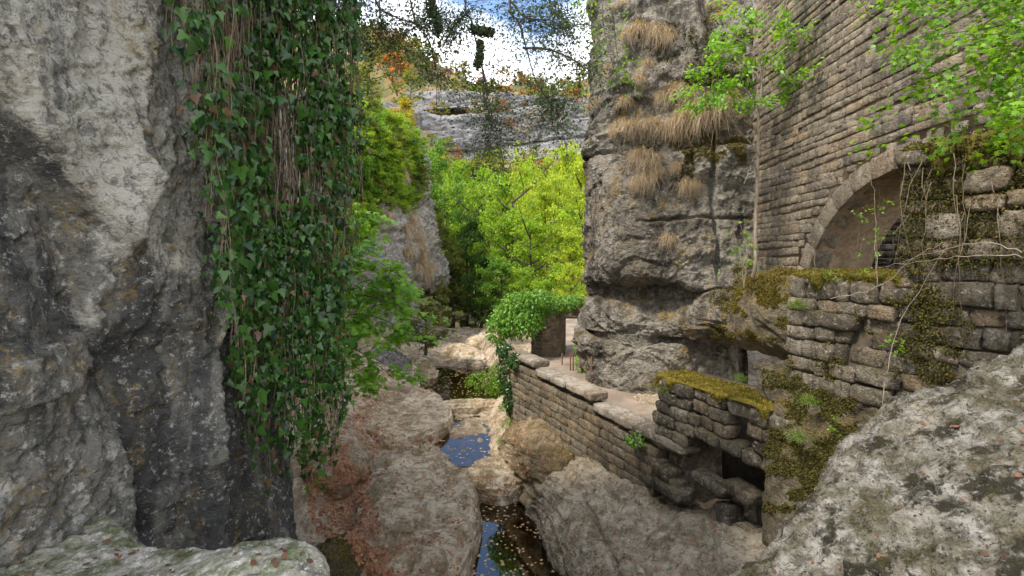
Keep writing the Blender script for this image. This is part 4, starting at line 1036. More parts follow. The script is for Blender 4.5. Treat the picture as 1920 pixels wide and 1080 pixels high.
b0 = A(600, 640, 12.5)
spray_plant('maple_shrub', b0, 'bright green maple shrub leaning out from behind the ivy', 'shrub',
 [[b0, A(650, 520, 12.5), A(700, 490, 12.3), A(755, 520, 12)], [b0, A(650, 560, 12.5), A(710, 560, 12.2), A(780, 590, 12)], [b0, A(650, 600, 12.4), A(700, 620, 12), A(760, 660, 11.8)], [b0, A(640, 640, 12.3), A(690, 670, 12), A(745, 715, 11.6)],
  [b0, A(640, 660, 12.2), A(670, 690, 12), A(700, 720, 11.6)], [b0, A(640, 540, 12.6), A(670, 480, 12.6), A(690, 455, 12.5)], [b0, A(660, 590, 12.8), A(720, 600, 12.6), A(770, 630, 12.4)], [b0, A(640, 500, 13), A(665, 440, 13), A(672, 400, 13)], [b0, A(660, 540, 13), A(720, 525, 12.8), A(765, 545, 12.6)]],
 M['maple_sun'], T_MAPLE, .15, 20, M['bark'], .50, .3, 250, twig=.018)
# ---- maple branch, top right corner
b0 = A(2050, -160, 4.6)
st_ = [[b0, A(1930, 20, 4.7), A(1800, 60, 4.9), A(1640, 75, 5.1)], [b0, A(1940, -40, 4.7), A(1830, -20, 5), A(1630, 10, 5.2)], [b0, A(1930, 60, 4.5), A(1850, 130, 4.7), A(1700, 170, 5)], [b0, A(1940, 80, 4.4), A(1890, 170, 4.5), A(1790, 225, 4.7)],
       [b0, A(1930, -30, 4.9), A(1790, 20, 5.2), A(1690, 100, 5.4)], [b0, A(1950, 100, 4.2), A(1910, 180, 4.2), A(1890, 260, 4.3)], [b0, A(1900, 0, 5), A(1760, 110, 5.4), A(1640, 190, 5.6)], [b0, A(1930, 30, 4.6), A(1880, 90, 4.6), A(1850, 200, 4.6)], [b0, A(1900, -60, 5), A(1750, -30, 5.2), A(1610, 40, 5.4)]]
spray_plant('maple_branch', b0, 'light green maple branches hanging over the arch wall', 'tree branch', st_, M['maple'], T_MAPLE, .056, 34, M['bark'], .34, .5, 300, twig=.009)
# ---- slender tree on the outcrop
hb = A(1416, 492, 13.3); tr_ = [hb + [0, .1, -.4], hb, A(1417, 400, 13.3), A(1421, 300, 13.3), A(1422, 220, 13.25), A(1428, 150, 13.2), A(1420, 80, 13.2)]
S_ = lambda *p: [A(*q) for q in p]
spr = [S_((1427, 160, 13.2), (1400, 120, 13), (1360, 100, 12.9), (1315, 110, 12.8)), S_((1427, 150, 13.2), (1450, 110, 13), (1490, 80, 12.8), (1520, 70, 12.6)), S_((1424, 110, 13.2), (1410, 60, 13.1), (1390, 30, 13), (1400, -5, 13)), S_((1422, 200, 13.2), (1390, 160, 13), (1345, 150, 12.9), (1310, 155, 12.9)),
       S_((1425, 130, 13.2), (1460, 130, 13), (1480, 150, 12.8), (1500, 140, 12.7)), S_((1424, 100, 13.2), (1380, 70, 13), (1345, 50, 12.9)), S_((1424, 90, 13.2), (1450, 50, 13), (1470, 20, 12.9), (1480, -10, 12.9)), S_((1424, 210, 13.2), (1410, 180, 13), (1380, 190, 12.9)), S_((1421, 250, 13.2), (1395, 210, 13), (1365, 170, 12.9), (1330, 180, 12.8))]
r_ = spray_plant('slender_tree', hb, 'slender pale-stemmed tree standing at the foot of the arch wall corner', 'tree', spr, M['maple_sun'], T_OVAL, .125, 34, M['bark_pale'], .46, .45, 0, twig=.016)
a_ = Acc(); p = smooth_path(tr_, 40); p += .03 * np.stack([perlin(p * 1.5 + 3, 5), perlin(p * 1.5 + 9, 6), 0 * p[:, 0]], -1); V, Q_ = tube(p, np.linspace(.055, .022, 40), 8); a_.add(V, Q_)
for pts in (S_((1421, 290, 13.25), (1405, 265, 13.1), (1385, 245, 13), (1365, 215, 12.9)), S_((1420, 330, 13.25), (1412, 300, 13.1), (1405, 320, 13), (1395, 345, 12.9))):
    V, Q_ = tube(smooth_path(pts, 10), np.linspace(.02, .006, 10), 5); a_.add(V, Q_)
a_.obj('trunk', M['bark_pale'], r_)
# shrublet under it and leaves along the left edge of the outcrop
b0 = A(1395, 540, 13.0)
spray_plant('small_shrub', b0, 'thin half-bare shrub on the mossy shelf', 'shrub', [S_((1395, 540, 13), (1388, 480, 12.9), (1370, 420, 12.9)), S_((1395, 540, 13), (1400, 470, 12.9), (1385, 410, 12.8)), S_((1393, 500, 13), (1410, 450, 12.9), (1420, 450, 12.8))], M['maple'], T_OVAL, .10, 5, M['bark_pale'], .22, .6, 0, twig=.014)
b0 = A(1125, -60, 15)
spray_plant('outcrop_creeper', b0, 'green leafy creeper trailing down the top left of the outcrop', 'creeper', [S_((1125, -60, 15), (1110, 0, 14.8), (1105, 60, 14.8), (1110, 150, 14.9)), S_((1140, -60, 15), (1130, 20, 14.8), (1140, 90, 14.8), (1165, 170, 14.8)), S_((1110, -50, 15), (1095, 20, 14.9), (1105, 110, 15)), S_((1150, 30, 14.8), (1160, 110, 14.8), (1190, 150, 14.8))], M['maple'], T_OVAL, .11, 9, M['bark'], .42, .8, 0, twig=.015)

# ---- overhanging tree: fine twigs against the sky
b0 = A(560, -420, 8.5)
ov = empty('overhanging_tree', b0, 'dark small-leaved tree overhanging the valley from above', 'tree')
bo = Acc(); V, Q_ = tube(smooth_path([b0, A(700, -300, 8.2), A(900, -240, 8), A(1120, -200, 7.8)], 20), np.linspace(.12, .05, 20), 8); bo.add(V, Q_); bo.obj('bough', M['bark'], ov)
main = [S_((880, -240, 8), (872, 0, 7.7), (885, 40, 7.6), (905, 130, 7.5), (918, 200, 7.5), (935, 260, 7.5), (947, 322, 7.5)),
        S_((960, -230, 8), (955, 0, 7.7), (972, 40, 7.6), (985, 85, 7.6), (1000, 140, 7.5), (1028, 190, 7.5), (1040, 215, 7.5)),
        S_((800, -250, 8), (798, 0, 7.8), (815, 30, 7.7), (822, 62, 7.7)), S_((980, 90, 7.6), (1040, 95, 7.4), (1085, 120, 7.2), (1115, 150, 7.1)),
        S_((700, -280, 8.2), (700, -20, 7.9), (740, 30, 7.8), (800, 45, 7.7), (835, 10, 7.6)), S_((760, -270, 8.1), (770, 0, 7.9), (800, 70, 7.9), (818, 130, 7.9), (822, 150, 7.9)),
        S_((1040, -210, 7.9), (1030, 0, 7.7), (1050, 30, 7.6), (1080, 50, 7.5)), S_((660, -300, 8.3), (665, 0, 8), (680, 60, 8), (700, 110, 8)), S_((905, 130, 7.5), (908, 180, 7.5), (920, 230, 7.5), (918, 290, 7.5)),
        S_((955, 0, 7.7), (990, 35, 7.5), (1040, 40, 7.4), (1075, 75, 7.3)), S_((880, 20, 7.6), (850, 50, 7.6), (830, 90, 7.6)), S_((720, -280, 8.2), (712, 0, 8.1), (722, 50, 8), (735, 90, 8)), S_((1028, 190, 7.5), (1045, 190, 7.4), (1035, 240, 7.4))]
tw = Acc(); LP_, LT_, LN_ = [], [], []
for mi, pts in enumerate(main):
    p = smooth_path(pts, 30); p = p + .02 * np.stack([perlin(p * 4, 81), perlin(p * 4, 82), perlin(p * 4, 83)], -1)
    V, Q_ = tube(p, np.linspace(.020, .005, 30), 5); tw.add(V, Q_)
    for k in range(115):
        f = rng.uniform(.12, 1) ** 1.0; c = p[int(f * 29)]
        L_ = rng.uniform(.25, 1.0); e = c + norm(rv(1)[0] * [1, .7, .5] + [0, 0, -.30]) * L_
        mid = (c + e) / 2 + [0, 0, .05]; q = smooth_path([c, mid, e], 6); V, Q_ = tube(q, np.linspace(.0035, .0015, 6), 4); tw.add(V, Q_)
        m = rng.integers(4, 13); t_ = rng.uniform(.1, 1.05, m); qq = np.stack([np.interp(t_ * 5, range(6), q[:, j]) for j in range(3)], 1) + rv(m, .055)
        LP_.append(qq); LT_.append(norm(rv(m) + [0, 0, -.4])); LN_.append(norm(rv(m) + [0, 0, .6]))
tw.obj('twigs', M['bark'], ov)
LP_, LT_, LN_ = map(np.concatenate, (LP_, LT_, LN_)); a = Acc(); leaves(a, LP_, LT_, LN_, rng.uniform(.03, .055, len(LP_)), T_OVAL); o = a.obj('leaves', M['twigleaf'], ov); o['kind'] = 'stuff'
for pts, r0 in ((S_((884, 50, 7.6), (895, 58, 7.55), (912, 60, 7.5), (927, 62, 7.5)), .055), (S_((902, 75, 7.5), (900, 95, 7.5), (898, 115, 7.5), (893, 128, 7.5)), .05), (S_((806, -5, 7.7), (811, 15, 7.7), (817, 35, 7.7), (822, 66, 7.7)), .055), (S_((652, 0, 6.9), (655, 20, 6.9), (657, 36, 6.9)), .07)):
    p = smooth_path(pts, 16); V, Q_ = tube(p, r0 * np.array([.3] + [.8, .9, 1, 1.0, .95, .9, 1, 1.05, 1, .95, 1.05, 1, .9, .7] + [.1]), 10)
    V = V + .35 * r0 * np.stack([perlin(V * 30, k) for k in (91, 92, 93)], -1); a = Acc(); a.add(V, Q_)
    n = 700; i0 = rng.integers(0, len(V), n); c = V[i0]; ctr = p[np.minimum(i0 // 10, 15)]; dn_ = norm(c - ctr)
    leaves(a, c, norm(dn_ + rv(n, .4) + [0, 0, -.5]), rv(n), .03, T_QUAD); a.obj('moss_sleeve', M['branch_moss'], ov)

# ---- ivy curtain
iv = empty('ivy_curtain', A(545, -260, 6.2), 'dense dark ivy curtain hanging down the cliff edge', 'ivy')
sa = Acc(); IP, IT, IN = [], [], []
BX = [325, 350, 375, 410, 440, 480, 520, 560, 600, 625, 645, 665, 690]; BY = [60, 170, 330, 520, 700, 850, 900, 905, 890, 850, 720, 480, 330]
def ivy_depth(px):
    best = 9
    for y in (100, 300, 500, 700, 850):
        h = hit_pix(px, y, ['cliff_l'])
        if h is not None: best = min(best, h[0].y)
    return min(best, 6.1 + max(0, px - 540) / 150 * 1.0)
for k in range(230):
    px = 322 + 350 * rng.beta(1.5, 1.25) if k > 30 else rng.uniform(430, 640); ye = np.interp(px, BX, BY) * rng.uniform(.62, 1.04)
    if rng.random() < .14: ye *= rng.uniform(.4, .8)
    Yd = ivy_depth(px) - rng.uniform(.12, .42)
    n = 26; ysq = np.linspace(-170, ye, n); ph = rng.uniform(0, 6, 3)
    pts = np.array([A(px + 9 * math.sin(y * .011 + ph[0]) + 5 * math.sin(y * .03 + ph[1]) + (y - 300) * .012, y, Yd + .08 * math.sin(y * .015 + ph[2])) for y in ysq])
    V, Q_ = tube(pts, rng.uniform(.003, .007), 4); sa.add(V, Q_)
    L_ = np.linalg.norm(np.diff(pts, axis=0), axis=1).sum()
    m = int(L_ * 24); t_ = rng.uniform(0, n - 1.001, m); i0 = t_.astype(int); f = (t_ - i0)[:, None]; c = pts[i0] * (1 - f) + pts[i0 + 1] * f
    pp = pix(c)
    dens = .5 + .9 * perlin(np.c_[pp / 95, np.full(m, 2.0)], 7) + .35 * perlin(np.c_[pp / 30, np.full(m, 5.0)], 8)
    dens = dens + .25 * (pp[:, 1] > 420) - .30 * ((pp[:, 0] > 500) & (pp[:, 0] < 560) & (pp[:, 1] < 380)) - .30 * sstep(470, 380, pp[:, 0]) * sstep(150, 260, pp[:, 1]) - .25 * ((pp[:, 0] < 470) & (pp[:, 1] < 260) & (pp[:, 0] > 400)) - .35 * ((pp[:, 0] > 585) & (pp[:, 1] > 300) & (pp[:, 1] < 620))
    kp = rng.random(m) < dens; c = c[kp]; m = len(c)
    if not m: continue
    out = norm(rv(m, .6) + [.45, -.75, .15]); c = c + out * rng.uniform(.01, .20, (m, 1)) + rv(m, .045)
    IP.append(c); IT.append(norm(rv(m, .38) + [0, 0, -1])); IN.append(norm(out + rv(m, .42) + [0, 0, .3]))
for k in range(38):                                                       # bare hanging stems
    px = rng.uniform(425, 560) if k < 55 else rng.uniform(520, 670); Yd = ivy_depth(px) - rng.uniform(.08, .3); y0, y1 = rng.uniform(-100, 200), rng.uniform(300, 880); y1 = min(y1, np.interp(px, BX, BY) * 1.05); ph = rng.uniform(0, 6, 2)
    pts = np.array([A(px + 6 * math.sin(y * .02 + ph[0]) + 3 * math.sin(y * .06 + ph[1]), y, Yd) for y in np.linspace(y0, y1, 24)]); V, Q_ = tube(pts, rng.uniform(.003, .007), 4); sa.add(V, Q_)
o = sa.obj('stems', M['stem'], iv); o['kind'] = 'stuff'
IP, IT, IN = map(np.concatenate, (IP, IT, IN))
leaf_things(iv, IP, IT, IN, np.clip(rng.lognormal(-2.74, .42, len(IP)), .028, .15), T_IVY, M['ivy'], 300)

# ---- ivy bush on the round ruin, climbing ivy on the wall end
def leaf_blob(name, label, cat, blobs, mat, T, size, dens, group=None):
    c0 = np.array(blobs[0][0]); r_ = empty(name, c0 - [0, 0, blobs[0][1][2]], label, cat, group); a = Acc()
    for c, r in blobs:
        n = int(dens * (r[0] * r[1] + r[0] * r[2] + r[1] * r[2])); d = norm(rv(n)); d *= (1 + .25 * fbm(d * 1.5 + np.array(c), 1.2, 3, 5))[:, None]
        d *= rng.uniform(.75, 1.05, (n, 1)); p = np.array(c) + d * np.array(r)
        leaves(a, p, norm(rv(n, .5) + [0, 0, -.6] + d * .4), norm(d + rv(n, .45) + [0, -.1, .4]), size * rng.uniform(.6, 1.25, n), T)
    o = a.obj('leaves', mat, r_); o['kind'] = 'stuff'
    st2 = Acc()
    for k in range(14):
        c, r = blobs[rng.integers(len(blobs))]; e = np.array(c) + norm(rv(1)[0]) * np.array(r) * .8; V, Q_ = tube(smooth_path([c0 - [0, 0, blobs[0][1][2]], (c0 + e) / 2 + rv(1, .1)[0], e], 8), np.linspace(.03, .008, 8), 5); st2.add(V, Q_)
    st2.obj('stems', M['stem'], r_)
    return r_
leaf_blob('ivy_bush', 'bright glossy green ivy bush spilling over the round ruin', 'bush', [((.75, 21.9, -2.35), (.9, .8, .75)), ((-.15, 21.4, -2.5), (.75, .6, .75)), ((-.65, 21.2, -3.0), (.45, .45, .65)), ((1.6, 22.3, -2.0), (.95, .7, .5)), ((2.4, 23.2, -2.0), (.7, .5, .4)), ((.3, 21.6, -1.9), (.8, .6, .5)), ((3.2, 23.9, -1.95), (.55, .4, .28)), ((.35, 21.3, -2.75), (1.0, .6, .65)), ((1.1, 21.7, -1.75), (.8, .6, .45))], M['ivy_bright'], T_OVAL, .15, 620)
leaf_blob('climbing_ivy', 'dark ivy climbing the far end of the parapet wall', 'ivy', [((-.25, 19.95, -4.6), (.35, .3, 1.0)), ((-.1, 19.7, -5.6), (.28, .3, .7)), ((.15, 19.2, -4.0), (.35, .35, .35)), ((-.3, 20.1, -3.75), (.4, .4, .3))], M['ivy'], T_IVY, .11, 900)
leaf_blob('stream_shrub', 'feathery light green shrub growing in the brown pool', 'shrub', [((-1.5, 24.5, -6.1), (.9, .8, .45)), ((-.9, 23.8, -6.3), (.5, .5, .3)), ((-.75, 25.6, -5.9), (.5, .5, .4))], M['maple'], T_OVAL, .10, 420)
leaf_blob('water_plant', 'green weeds on the rock edge right of the puddles', 'plant', [((-.15, 19.4, -6.7), (.35, .6, .25)), ((-.35, 18.0, -6.9), (.25, .4, .2)), ((-.2, 20.7, -6.4), (.4, .5, .25))], M['maple'], T_OVAL, .09, 600)
leaf_blob('wall_fern', 'green leafy plant rooted in the parapet wall face', 'plant', [(tuple(O2 + DW * 8.55 + NW * .14 + np.array([0, 0, -4.55])), (.28, .22, .18))], M['ivy_bright'], T_OVAL, .10, 1500)
leaf_blob('doorway_plant', 'light green plant beside the doorway at the outcrop foot', 'plant', [((2.75, 18.9, -4.0), (.3, .3, .45)), ((2.95, 20.0, -3.7), (.35, .4, .7))], M['maple'], T_OVAL, .10, 500)

# ---- grass tufts
def tuft_data(seed, droop, nb, col, wdt=.011):
    r = np.random.default_rng(seed); a = Acc()
    for k in range(nb):
        th = r.normal(0, .95); out = np.array([math.sin(th) * .95, -math.cos(th) * .9, 0]) * r.uniform(.3, 1.25); L_ = r.uniform(.35, 1.05); cur = r.normal(0, .16)
        b = np.array([r.normal(0, .17), r.normal(0, .08), r.normal(0, .07)]); t = np.linspace(0, 1, 5)[:, None]
        p = b + out * (t * L_ * .55) + np.array([0, 0, 1.]) * (t * L_ * r.uniform(.35, .95) - droop * L_ * t ** 2 * r.uniform(.45, 1.15)) + np.array([1., .3, 0]) * cur * L_ * t ** 2
        sd_ = norm(np.cross(out + [0, 0, .3], [0, 0, 1.])) * wdt * r.uniform(.7, 1.3); wd = (1 - t ** 2 * .9)
        V = np.concatenate([p - sd_ * wd, p + sd_ * wd]); a.add(V, [(i, i + 1, i + 6, i + 5) for i in range(4)], None, r.random())
    return a.data('blades', col)
DRY = [tuft_data(s, 1.25, 480, M['drygrass'], .0055) for s in (1, 2, 3, 4)]; GRN = [tuft_data(s, .55, 260, M['greengrass'], .006) for s in (5, 6)]
def tuft(hit, size, md, label, group, k=0):
    o = bpy.data.objects.new('grass_tuft', md); link(o); nrm = hit[1]
    if nrm.dot(Vector(hit[0])) > 0: nrm = -nrm
    o.location = hit[0] + nrm * .02; o.scale = (size * rng.uniform(.9, 1.3), size, size * rng.uniform(.85, 1.15)); o.rotation_euler = (0, 0, math.atan2(nrm.x, -nrm.y) + rng.normal(0, .2)); tag(o, label, 'grass tuft', group)
PT = [(1180, 62, .7), (1205, 58, .95), (1232, 62, .9), (1250, 72, .7), (1213, 122, .7), (1160, 236, .7), (1185, 240, .9), (1222, 236, 1.0), (1248, 243, .9), (1268, 172, 1.1), (1292, 180, 1.0), (1240, 180, .7), (1276, 232, 1.25), (1300, 222, 1.35), (1326, 212, 1.3), (1350, 200, 1.1), (1365, 185, .9), (1200, 292, 1.0), (1218, 300, .9), (1212, 335, .9), (1190, 345, .5), (1285, 346, .85), (1300, 348, .6), (1266, 312, .55), (1253, 448, .7), (1108, 200, .7), (1120, 192, .6), (1170, 190, .6), (1150, 250, .5), (1200, 150, .6), (1330, 180, .8), (1235, 320, .5)]
ORD = ['first', 'second', 'third', 'fourth', 'fifth', 'sixth', 'seventh', 'eighth', 'ninth', 'tenth', 'eleventh', 'twelfth', 'thirteenth', 'fourteenth', 'fifteenth', 'sixteenth', 'seventeenth', 'eighteenth']
def ledge_of(py): return 'topmost outcrop ledge' if py < 130 else ('outcrop ledge above the long fringe' if py < 196 else ('long outcrop fringe' if py < 260 else ('outcrop patch below the fringe' if py < 400 else 'bare lower face of the outcrop')))
cnt = {}
for i, (px, py, s_) in enumerate(sorted(PT)):
    h = hit_pix(px, py, ['pillar'])
    if h:
        lg = ledge_of(py); cnt[lg] = cnt.get(lg, 0) + 1
        tuft(h, s_ * .95, DRY[i % 4], ('%s dry grass tuft from the left on the %s' % (ORD[cnt[lg] - 1], lg)) if py < 400 else 'lone dry grass tuft on the bare lower face of the outcrop', 'dry tufts on the outcrop ledges')
k_ = 0
for i, (px, py) in enumerate(sorted([(745, 300), (757, 322), (768, 395), (778, 440), (788, 478), (760, 430), (798, 508), (735, 380), (785, 458), (806, 498), (700, 390), (775, 415), (795, 490), (752, 350), (765, 470), (720, 405), (780, 500), (770, 375)], key=lambda q: q[1])):
    h = hit_pix(px, py, ['mid'])
    if h:
        k_ += 1; tuft(h, rng.uniform(1.1, 1.8), DRY[i % 4], '%s dry grass tuft from the top on the pale valley cliff' % ORD[k_ - 1], 'dry tufts on the valley cliff')
for px, py, s_, ks, lab in ((1253, 745, .55, ['pillar', 'bankrock', 'path'], 'pale green grass tuft at the corner of the collapsed wall top'),):
    p_ = at(px, py - 12, 11.45); tuft((Vector(p_), Vector((-.6, -.7, .3))), s_, GRN[0], lab, None)
for px, py, Y, s_, lab in ((1497, 575, 8.75, .38, 'green fern tuft on the ruined wall corner'), (1520, 755, 8.2, .42, 'green grass tuft low on the ruined wall face'), (1500, 822, 8.1, .40, 'bright green grass tuft above the mossy bank'), (1390, 712, 10.0, .35, 'green grass tuft on the orange moss of the collapsed wall')):
    tuft((Vector(at(px, py, Y)), Vector((-.9, -.41, .2))), s_, GRN[1], lab, None)
kb = 0
for k in range(16):
    c = (0.75 + rng.normal(0, .4), 16.2 + rng.normal(0, .5)); h = drop(c[0], c[1], ['b1'])
    if h: kb += 1; tuft((h[0], Vector((-.3, -.8, .5))), .42, DRY[k % 4], 'dry brown grass tuft on top of the round boulder', 'dry tufts on the round boulder')

# understorey along the valley floor
for i, (px, py, Y, hwp, c, lab) in enumerate(((790, 500, 47, 26, MID, 'low green bush against the foot of the tufted cliff'), (822, 515, 44, 26, OLI, 'small olive bush at the bend beside the cliff foot'), (868, 505, 54, 34, MID, 'green bush behind the far pool'), (925, 515, 46, 26, DRK, 'dark low bush on the inner bend'),
        (985, 500, 40, 40, BRI, 'bright low bush above the ivy bush'), (1080, 490, 33, 36, YEL, 'yellow-green bush above the doorway'), (835, 330, 66, 36, BRI, 'light tree top behind the slender one'), (890, 360, 64, 36, BRI, 'light tree crown behind the open tree'), (1010, 350, 62, 46, YEL, 'yellow tree crown behind the spreading tree'), (785, 380, 56, 30, MID, 'green tree squeezed behind the tufted cliff edge'), (1060, 380, 52, 40, BRI, 'green tree beside the outcrop edge at mid height'))):
    t = at(px, py, Y); gz = float(ground_z(t[0], Y)) - .4; plant('valley_bush', PROTO['round'][i % 3], (t[0], Y, gz), t[2] - gz, hwp / F * Y / .40, c, lab, 'bushes in the valley', 'bush')

# ---- moss and roots
def tufts(acc, pos, nrm, size, hang=0.0):
    n = len(pos); leaves(acc, pos, norm(nrm * 1.0 + rv(n, .55) + np.array([0, 0, -hang])), rv(n), size * rng.uniform(.6, 1.5, n), T_QUAD)
def moss_cap(parent, W, a0, a1, b0, b1, z, drop_, mat, seed, thick=.05, n=(90, 60), dens=16000, size=.022):
    """moss cushion over a wall top: along a0..a1, from depth b1 (back) to b0 (front), hanging over the front by a ragged edge"""
    u = np.linspace(a0, a1, n[0])[:, None]; v = np.linspace(0, 1, n[1])[None, :]
    rag = drop_ * np.clip(.35 + 1.3 * fbm(np.stack([u[:, 0] * 2.2, u[:, 0] * 0 + seed, u[:, 0] * 0], -1), 1.3, 4, seed), .05, 1.2)[:, None]
    tot = (b1 - b0); s_ = v * (tot + rag); over = np.clip(s_ - tot, 0, None)
    P = W.o + W.d * u[..., None] - W.n * (b1 - np.clip(s_, 0, tot) - .0)[..., None] + W.n * (.03 + .25 * over * (1 - over))[..., None]
    P = P + np.array([0, 0, 1.]) * (z - over + .02)[..., None]
    edge = sstep(0, .12, v) * (1 - .0 * v) * sstep(0, .04, (u - a0) / (a1 - a0)) * sstep(0, .04, (a1 - u) / (a1 - a0)) * sstep(1.0, .9, v)
    N = gnormals(P, -0.3 * np.array([0, 1, 0]) + np.array([0, 0, 1.]))
    h = thick * (1 + 1.2 * fbm(P, 3.5, 4, seed + 1) + .5 * fbm(P, 14, 3, seed + 2)) * (.15 + .85 * edge) - .03 * (1 - edge)
    P = P + N * h[..., None]
    a = Acc(); a.add(P, gridq(*n), None, np.clip(.35 + .5 * fbm(P, 5, 4, seed + 3), .02, .85).ravel())
    flat = P.reshape(-1, 3); NN = N.reshape(-1, 3); i = rng.integers(0, len(flat), dens); keep = edge.reshape(-1)[i] > .1; i = i[keep]
    tufts(a, flat[i] + rv(len(i), .012), NN[i], size, .3)
    o = a.obj('moss', mat, parent); o['kind'] = 'stuff'; return o
moss_cap(mw, ml, -.05, 3.05, .0, .95, -2.80, .34, M['moss'], 501, .06)
moss_cap(rw, ww, .0, 1.85, .0, 1.25, -.26, .26, M['moss'], 511, .05)
moss_cap(rw, ww, 1.72, 5.5, -.02, 1.1, 1.62, .55, M['moss_dark'], 521, .08, (130, 80), 26000, .028)
def moss_on(parent, key, polys, n, mat, size, name='moss', hang=.3):
    a = Acc(); P_, N_ = [], []
    for (x0, y0, x1, y1) in polys:
        q = np.c_[rng.uniform(x0, x1, n), rng.uniform(y0, y1, n)]; z0 = np.zeros(n)
        v = perlin(np.c_[q / [45, 30], z0 + 3.3], 77) + .35 * perlin(np.c_[q / [12, 9], z0 + 1.3], 78)
        for px, py in q[v > -.05]:
            h = hit_pix(px, py, key)
            if h is None: continue
            nq = h[1] if h[1].dot(Vector(h[0])) < 0 else -h[1]; P_.append(h[0]); N_.append(nq)
    P_, N_ = np.array(P_), np.array(N_); tufts(a, P_, N_, size, hang); o = a.obj(name, mat, parent); o['kind'] = 'stuff'; return o
tag(moss_on(None, ['pillar', 'archfoot'], [(1375, 475, 1500, 600), (1330, 540, 1490, 640), (1240, 250, 1400, 310)], 9000, M['moss'], .038, 'shelf_moss'), 'ochre moss covering the earthy shelf under the slender tree', 'moss', kind='stuff')
tag(moss_on(None, ['pillar'], [(1200, 270, 1300, 330), (1190, 30, 1400, 160), (1280, 60, 1450, 200)], 2600, M['moss_dark'], .06, 'ledge_moss'), 'brown moss on the upper ledges of the outcrop', 'moss', kind='stuff')
mm_ = moss_on(mbo, ['mb'], [(1430, 690, 1610, 960), (1430, 690, 1610, 960)], 14000, M['moss_dark'], .032, hang=.9)
mm_.data.transform(Matrix.Translation(-mbo.location))
# moss patches on the face of the ruined wall
n = 100000; aa = rng.uniform(0, 5.3, n); zz_ = rng.uniform(-4.5, 1.5, n); c0_ = np.zeros(n)
v = perlin(np.c_[aa * 1.1, zz_ * 1.3, c0_ + 9], 91) + .5 * perlin(np.c_[aa * 4, zz_ * 4, c0_ + 2], 92) + .40 * ((zz_ > -.2) & (aa > 1.9)) + .25 * (zz_ > .4) + .12 * (zz_ < -1.6) - .2 * (aa < .6)
kp = (v > .13) & ~((aa < 1.8) & (zz_ > -.35)); aa, zz_ = aa[kp], zz_[kp]
pts_ = O1 + aa[:, None] * DW + rng.uniform(0, .09, (len(aa), 1)) * NW + zz_[:, None] * np.array([0, 0, 1.])
a = Acc(); tufts(a, pts_, np.repeat(NW[None], len(pts_), 0), .033, .8); o = a.obj('face_moss', M['moss_dark'], rw); o['kind'] = 'stuff'
# hanging roots and bare twigs on the ruined wall
for k in range(34):
    a0 = rng.uniform(1.75, 4.6); z0 = rng.uniform(.6, 1.6); L_ = rng.uniform(.5, 2.2); p0 = O1 + DW * a0 + NW * .12 + np.array([0, 0, z0]); n = 10
    t = np.linspace(0, 1, n)[:, None]; side = rng.normal(0, .25)
    pth = p0 + t * (DW * side + np.array([0, 0, -L_])) + NW * (.10 * np.sin(t * 3.1) + .05) + .06 * np.cumsum(rv(n, .35), 0) * [1, 1, .3]
    c_ = Acc(); V, Q_ = tube(pth, np.linspace(.006, .002, n), 5); c_.add(V, Q_); c_.obj('hanging_root', M['stem'], rw)
for pts in ([A(1920, 470, 4.6), A(1840, 455, 4.9), A(1760, 470, 5.3), A(1690, 490, 5.7)], [A(1920, 480, 4.6), A(1830, 478, 4.8), A(1740, 490, 5.2), A(1640, 500, 5.8)], [A(1640, 880, 5.3), A(1660, 720, 5.6), A(1690, 600, 5.8), A(1780, 455, 5.5)], [A(1560, 560, 6.8), A(1640, 540, 6.4), A(1720, 480, 6), A(1770, 455, 5.8)], [A(1645, 540, 6.6), A(1642, 450, 6.6), A(1640, 380, 6.6), A(1632, 330, 6.6)], [A(1525, 520, 8), A(1527, 490, 8), A(1525, 450, 8)]):
    c_ = Acc(); p = smooth_path(pts, 16); p += rv(16, .01); V, Q_ = tube(p, np.linspace(.005, .002, 16), 5); c_.add(V, Q_); c_.obj('bare_twig', M['bark_pale'], rw)
for i, (pts, lab) in enumerate(((S_((1600, 520, 7), (1610, 440, 6.9), (1625, 380, 6.8)), 'spindly weed sprouting on the ruined wall in front of arch'), (S_((1640, 520, 6.6), (1645, 440, 6.6), (1650, 350, 6.5)), 'thin weed standing before the stair'), (S_((1545, 560, 7.6), (1560, 520, 7.4), (1565, 500, 7.4)), 'small weed on the moss of low wall top'), (S_((1540, 830, 7.2), (1560, 800, 7), (1580, 770, 6.9)), 'leafy weed in a joint low on the ruined wall'), (S_((1660, 650, 6), (1680, 640, 5.8), (1690, 650, 5.8)), 'small green weed on the ruined wall face'))):
    spray_plant('weed', pts[0], lab, 'plant', [pts, [pts[0], (pts[1] + pts[0]) / 2 + rv(1, .06)[0], pts[1] + rv(1, .12)[0]]], M['maple'], T_OVAL, .045, 7, M['stem'], .09, .7, 0, twig=.004)

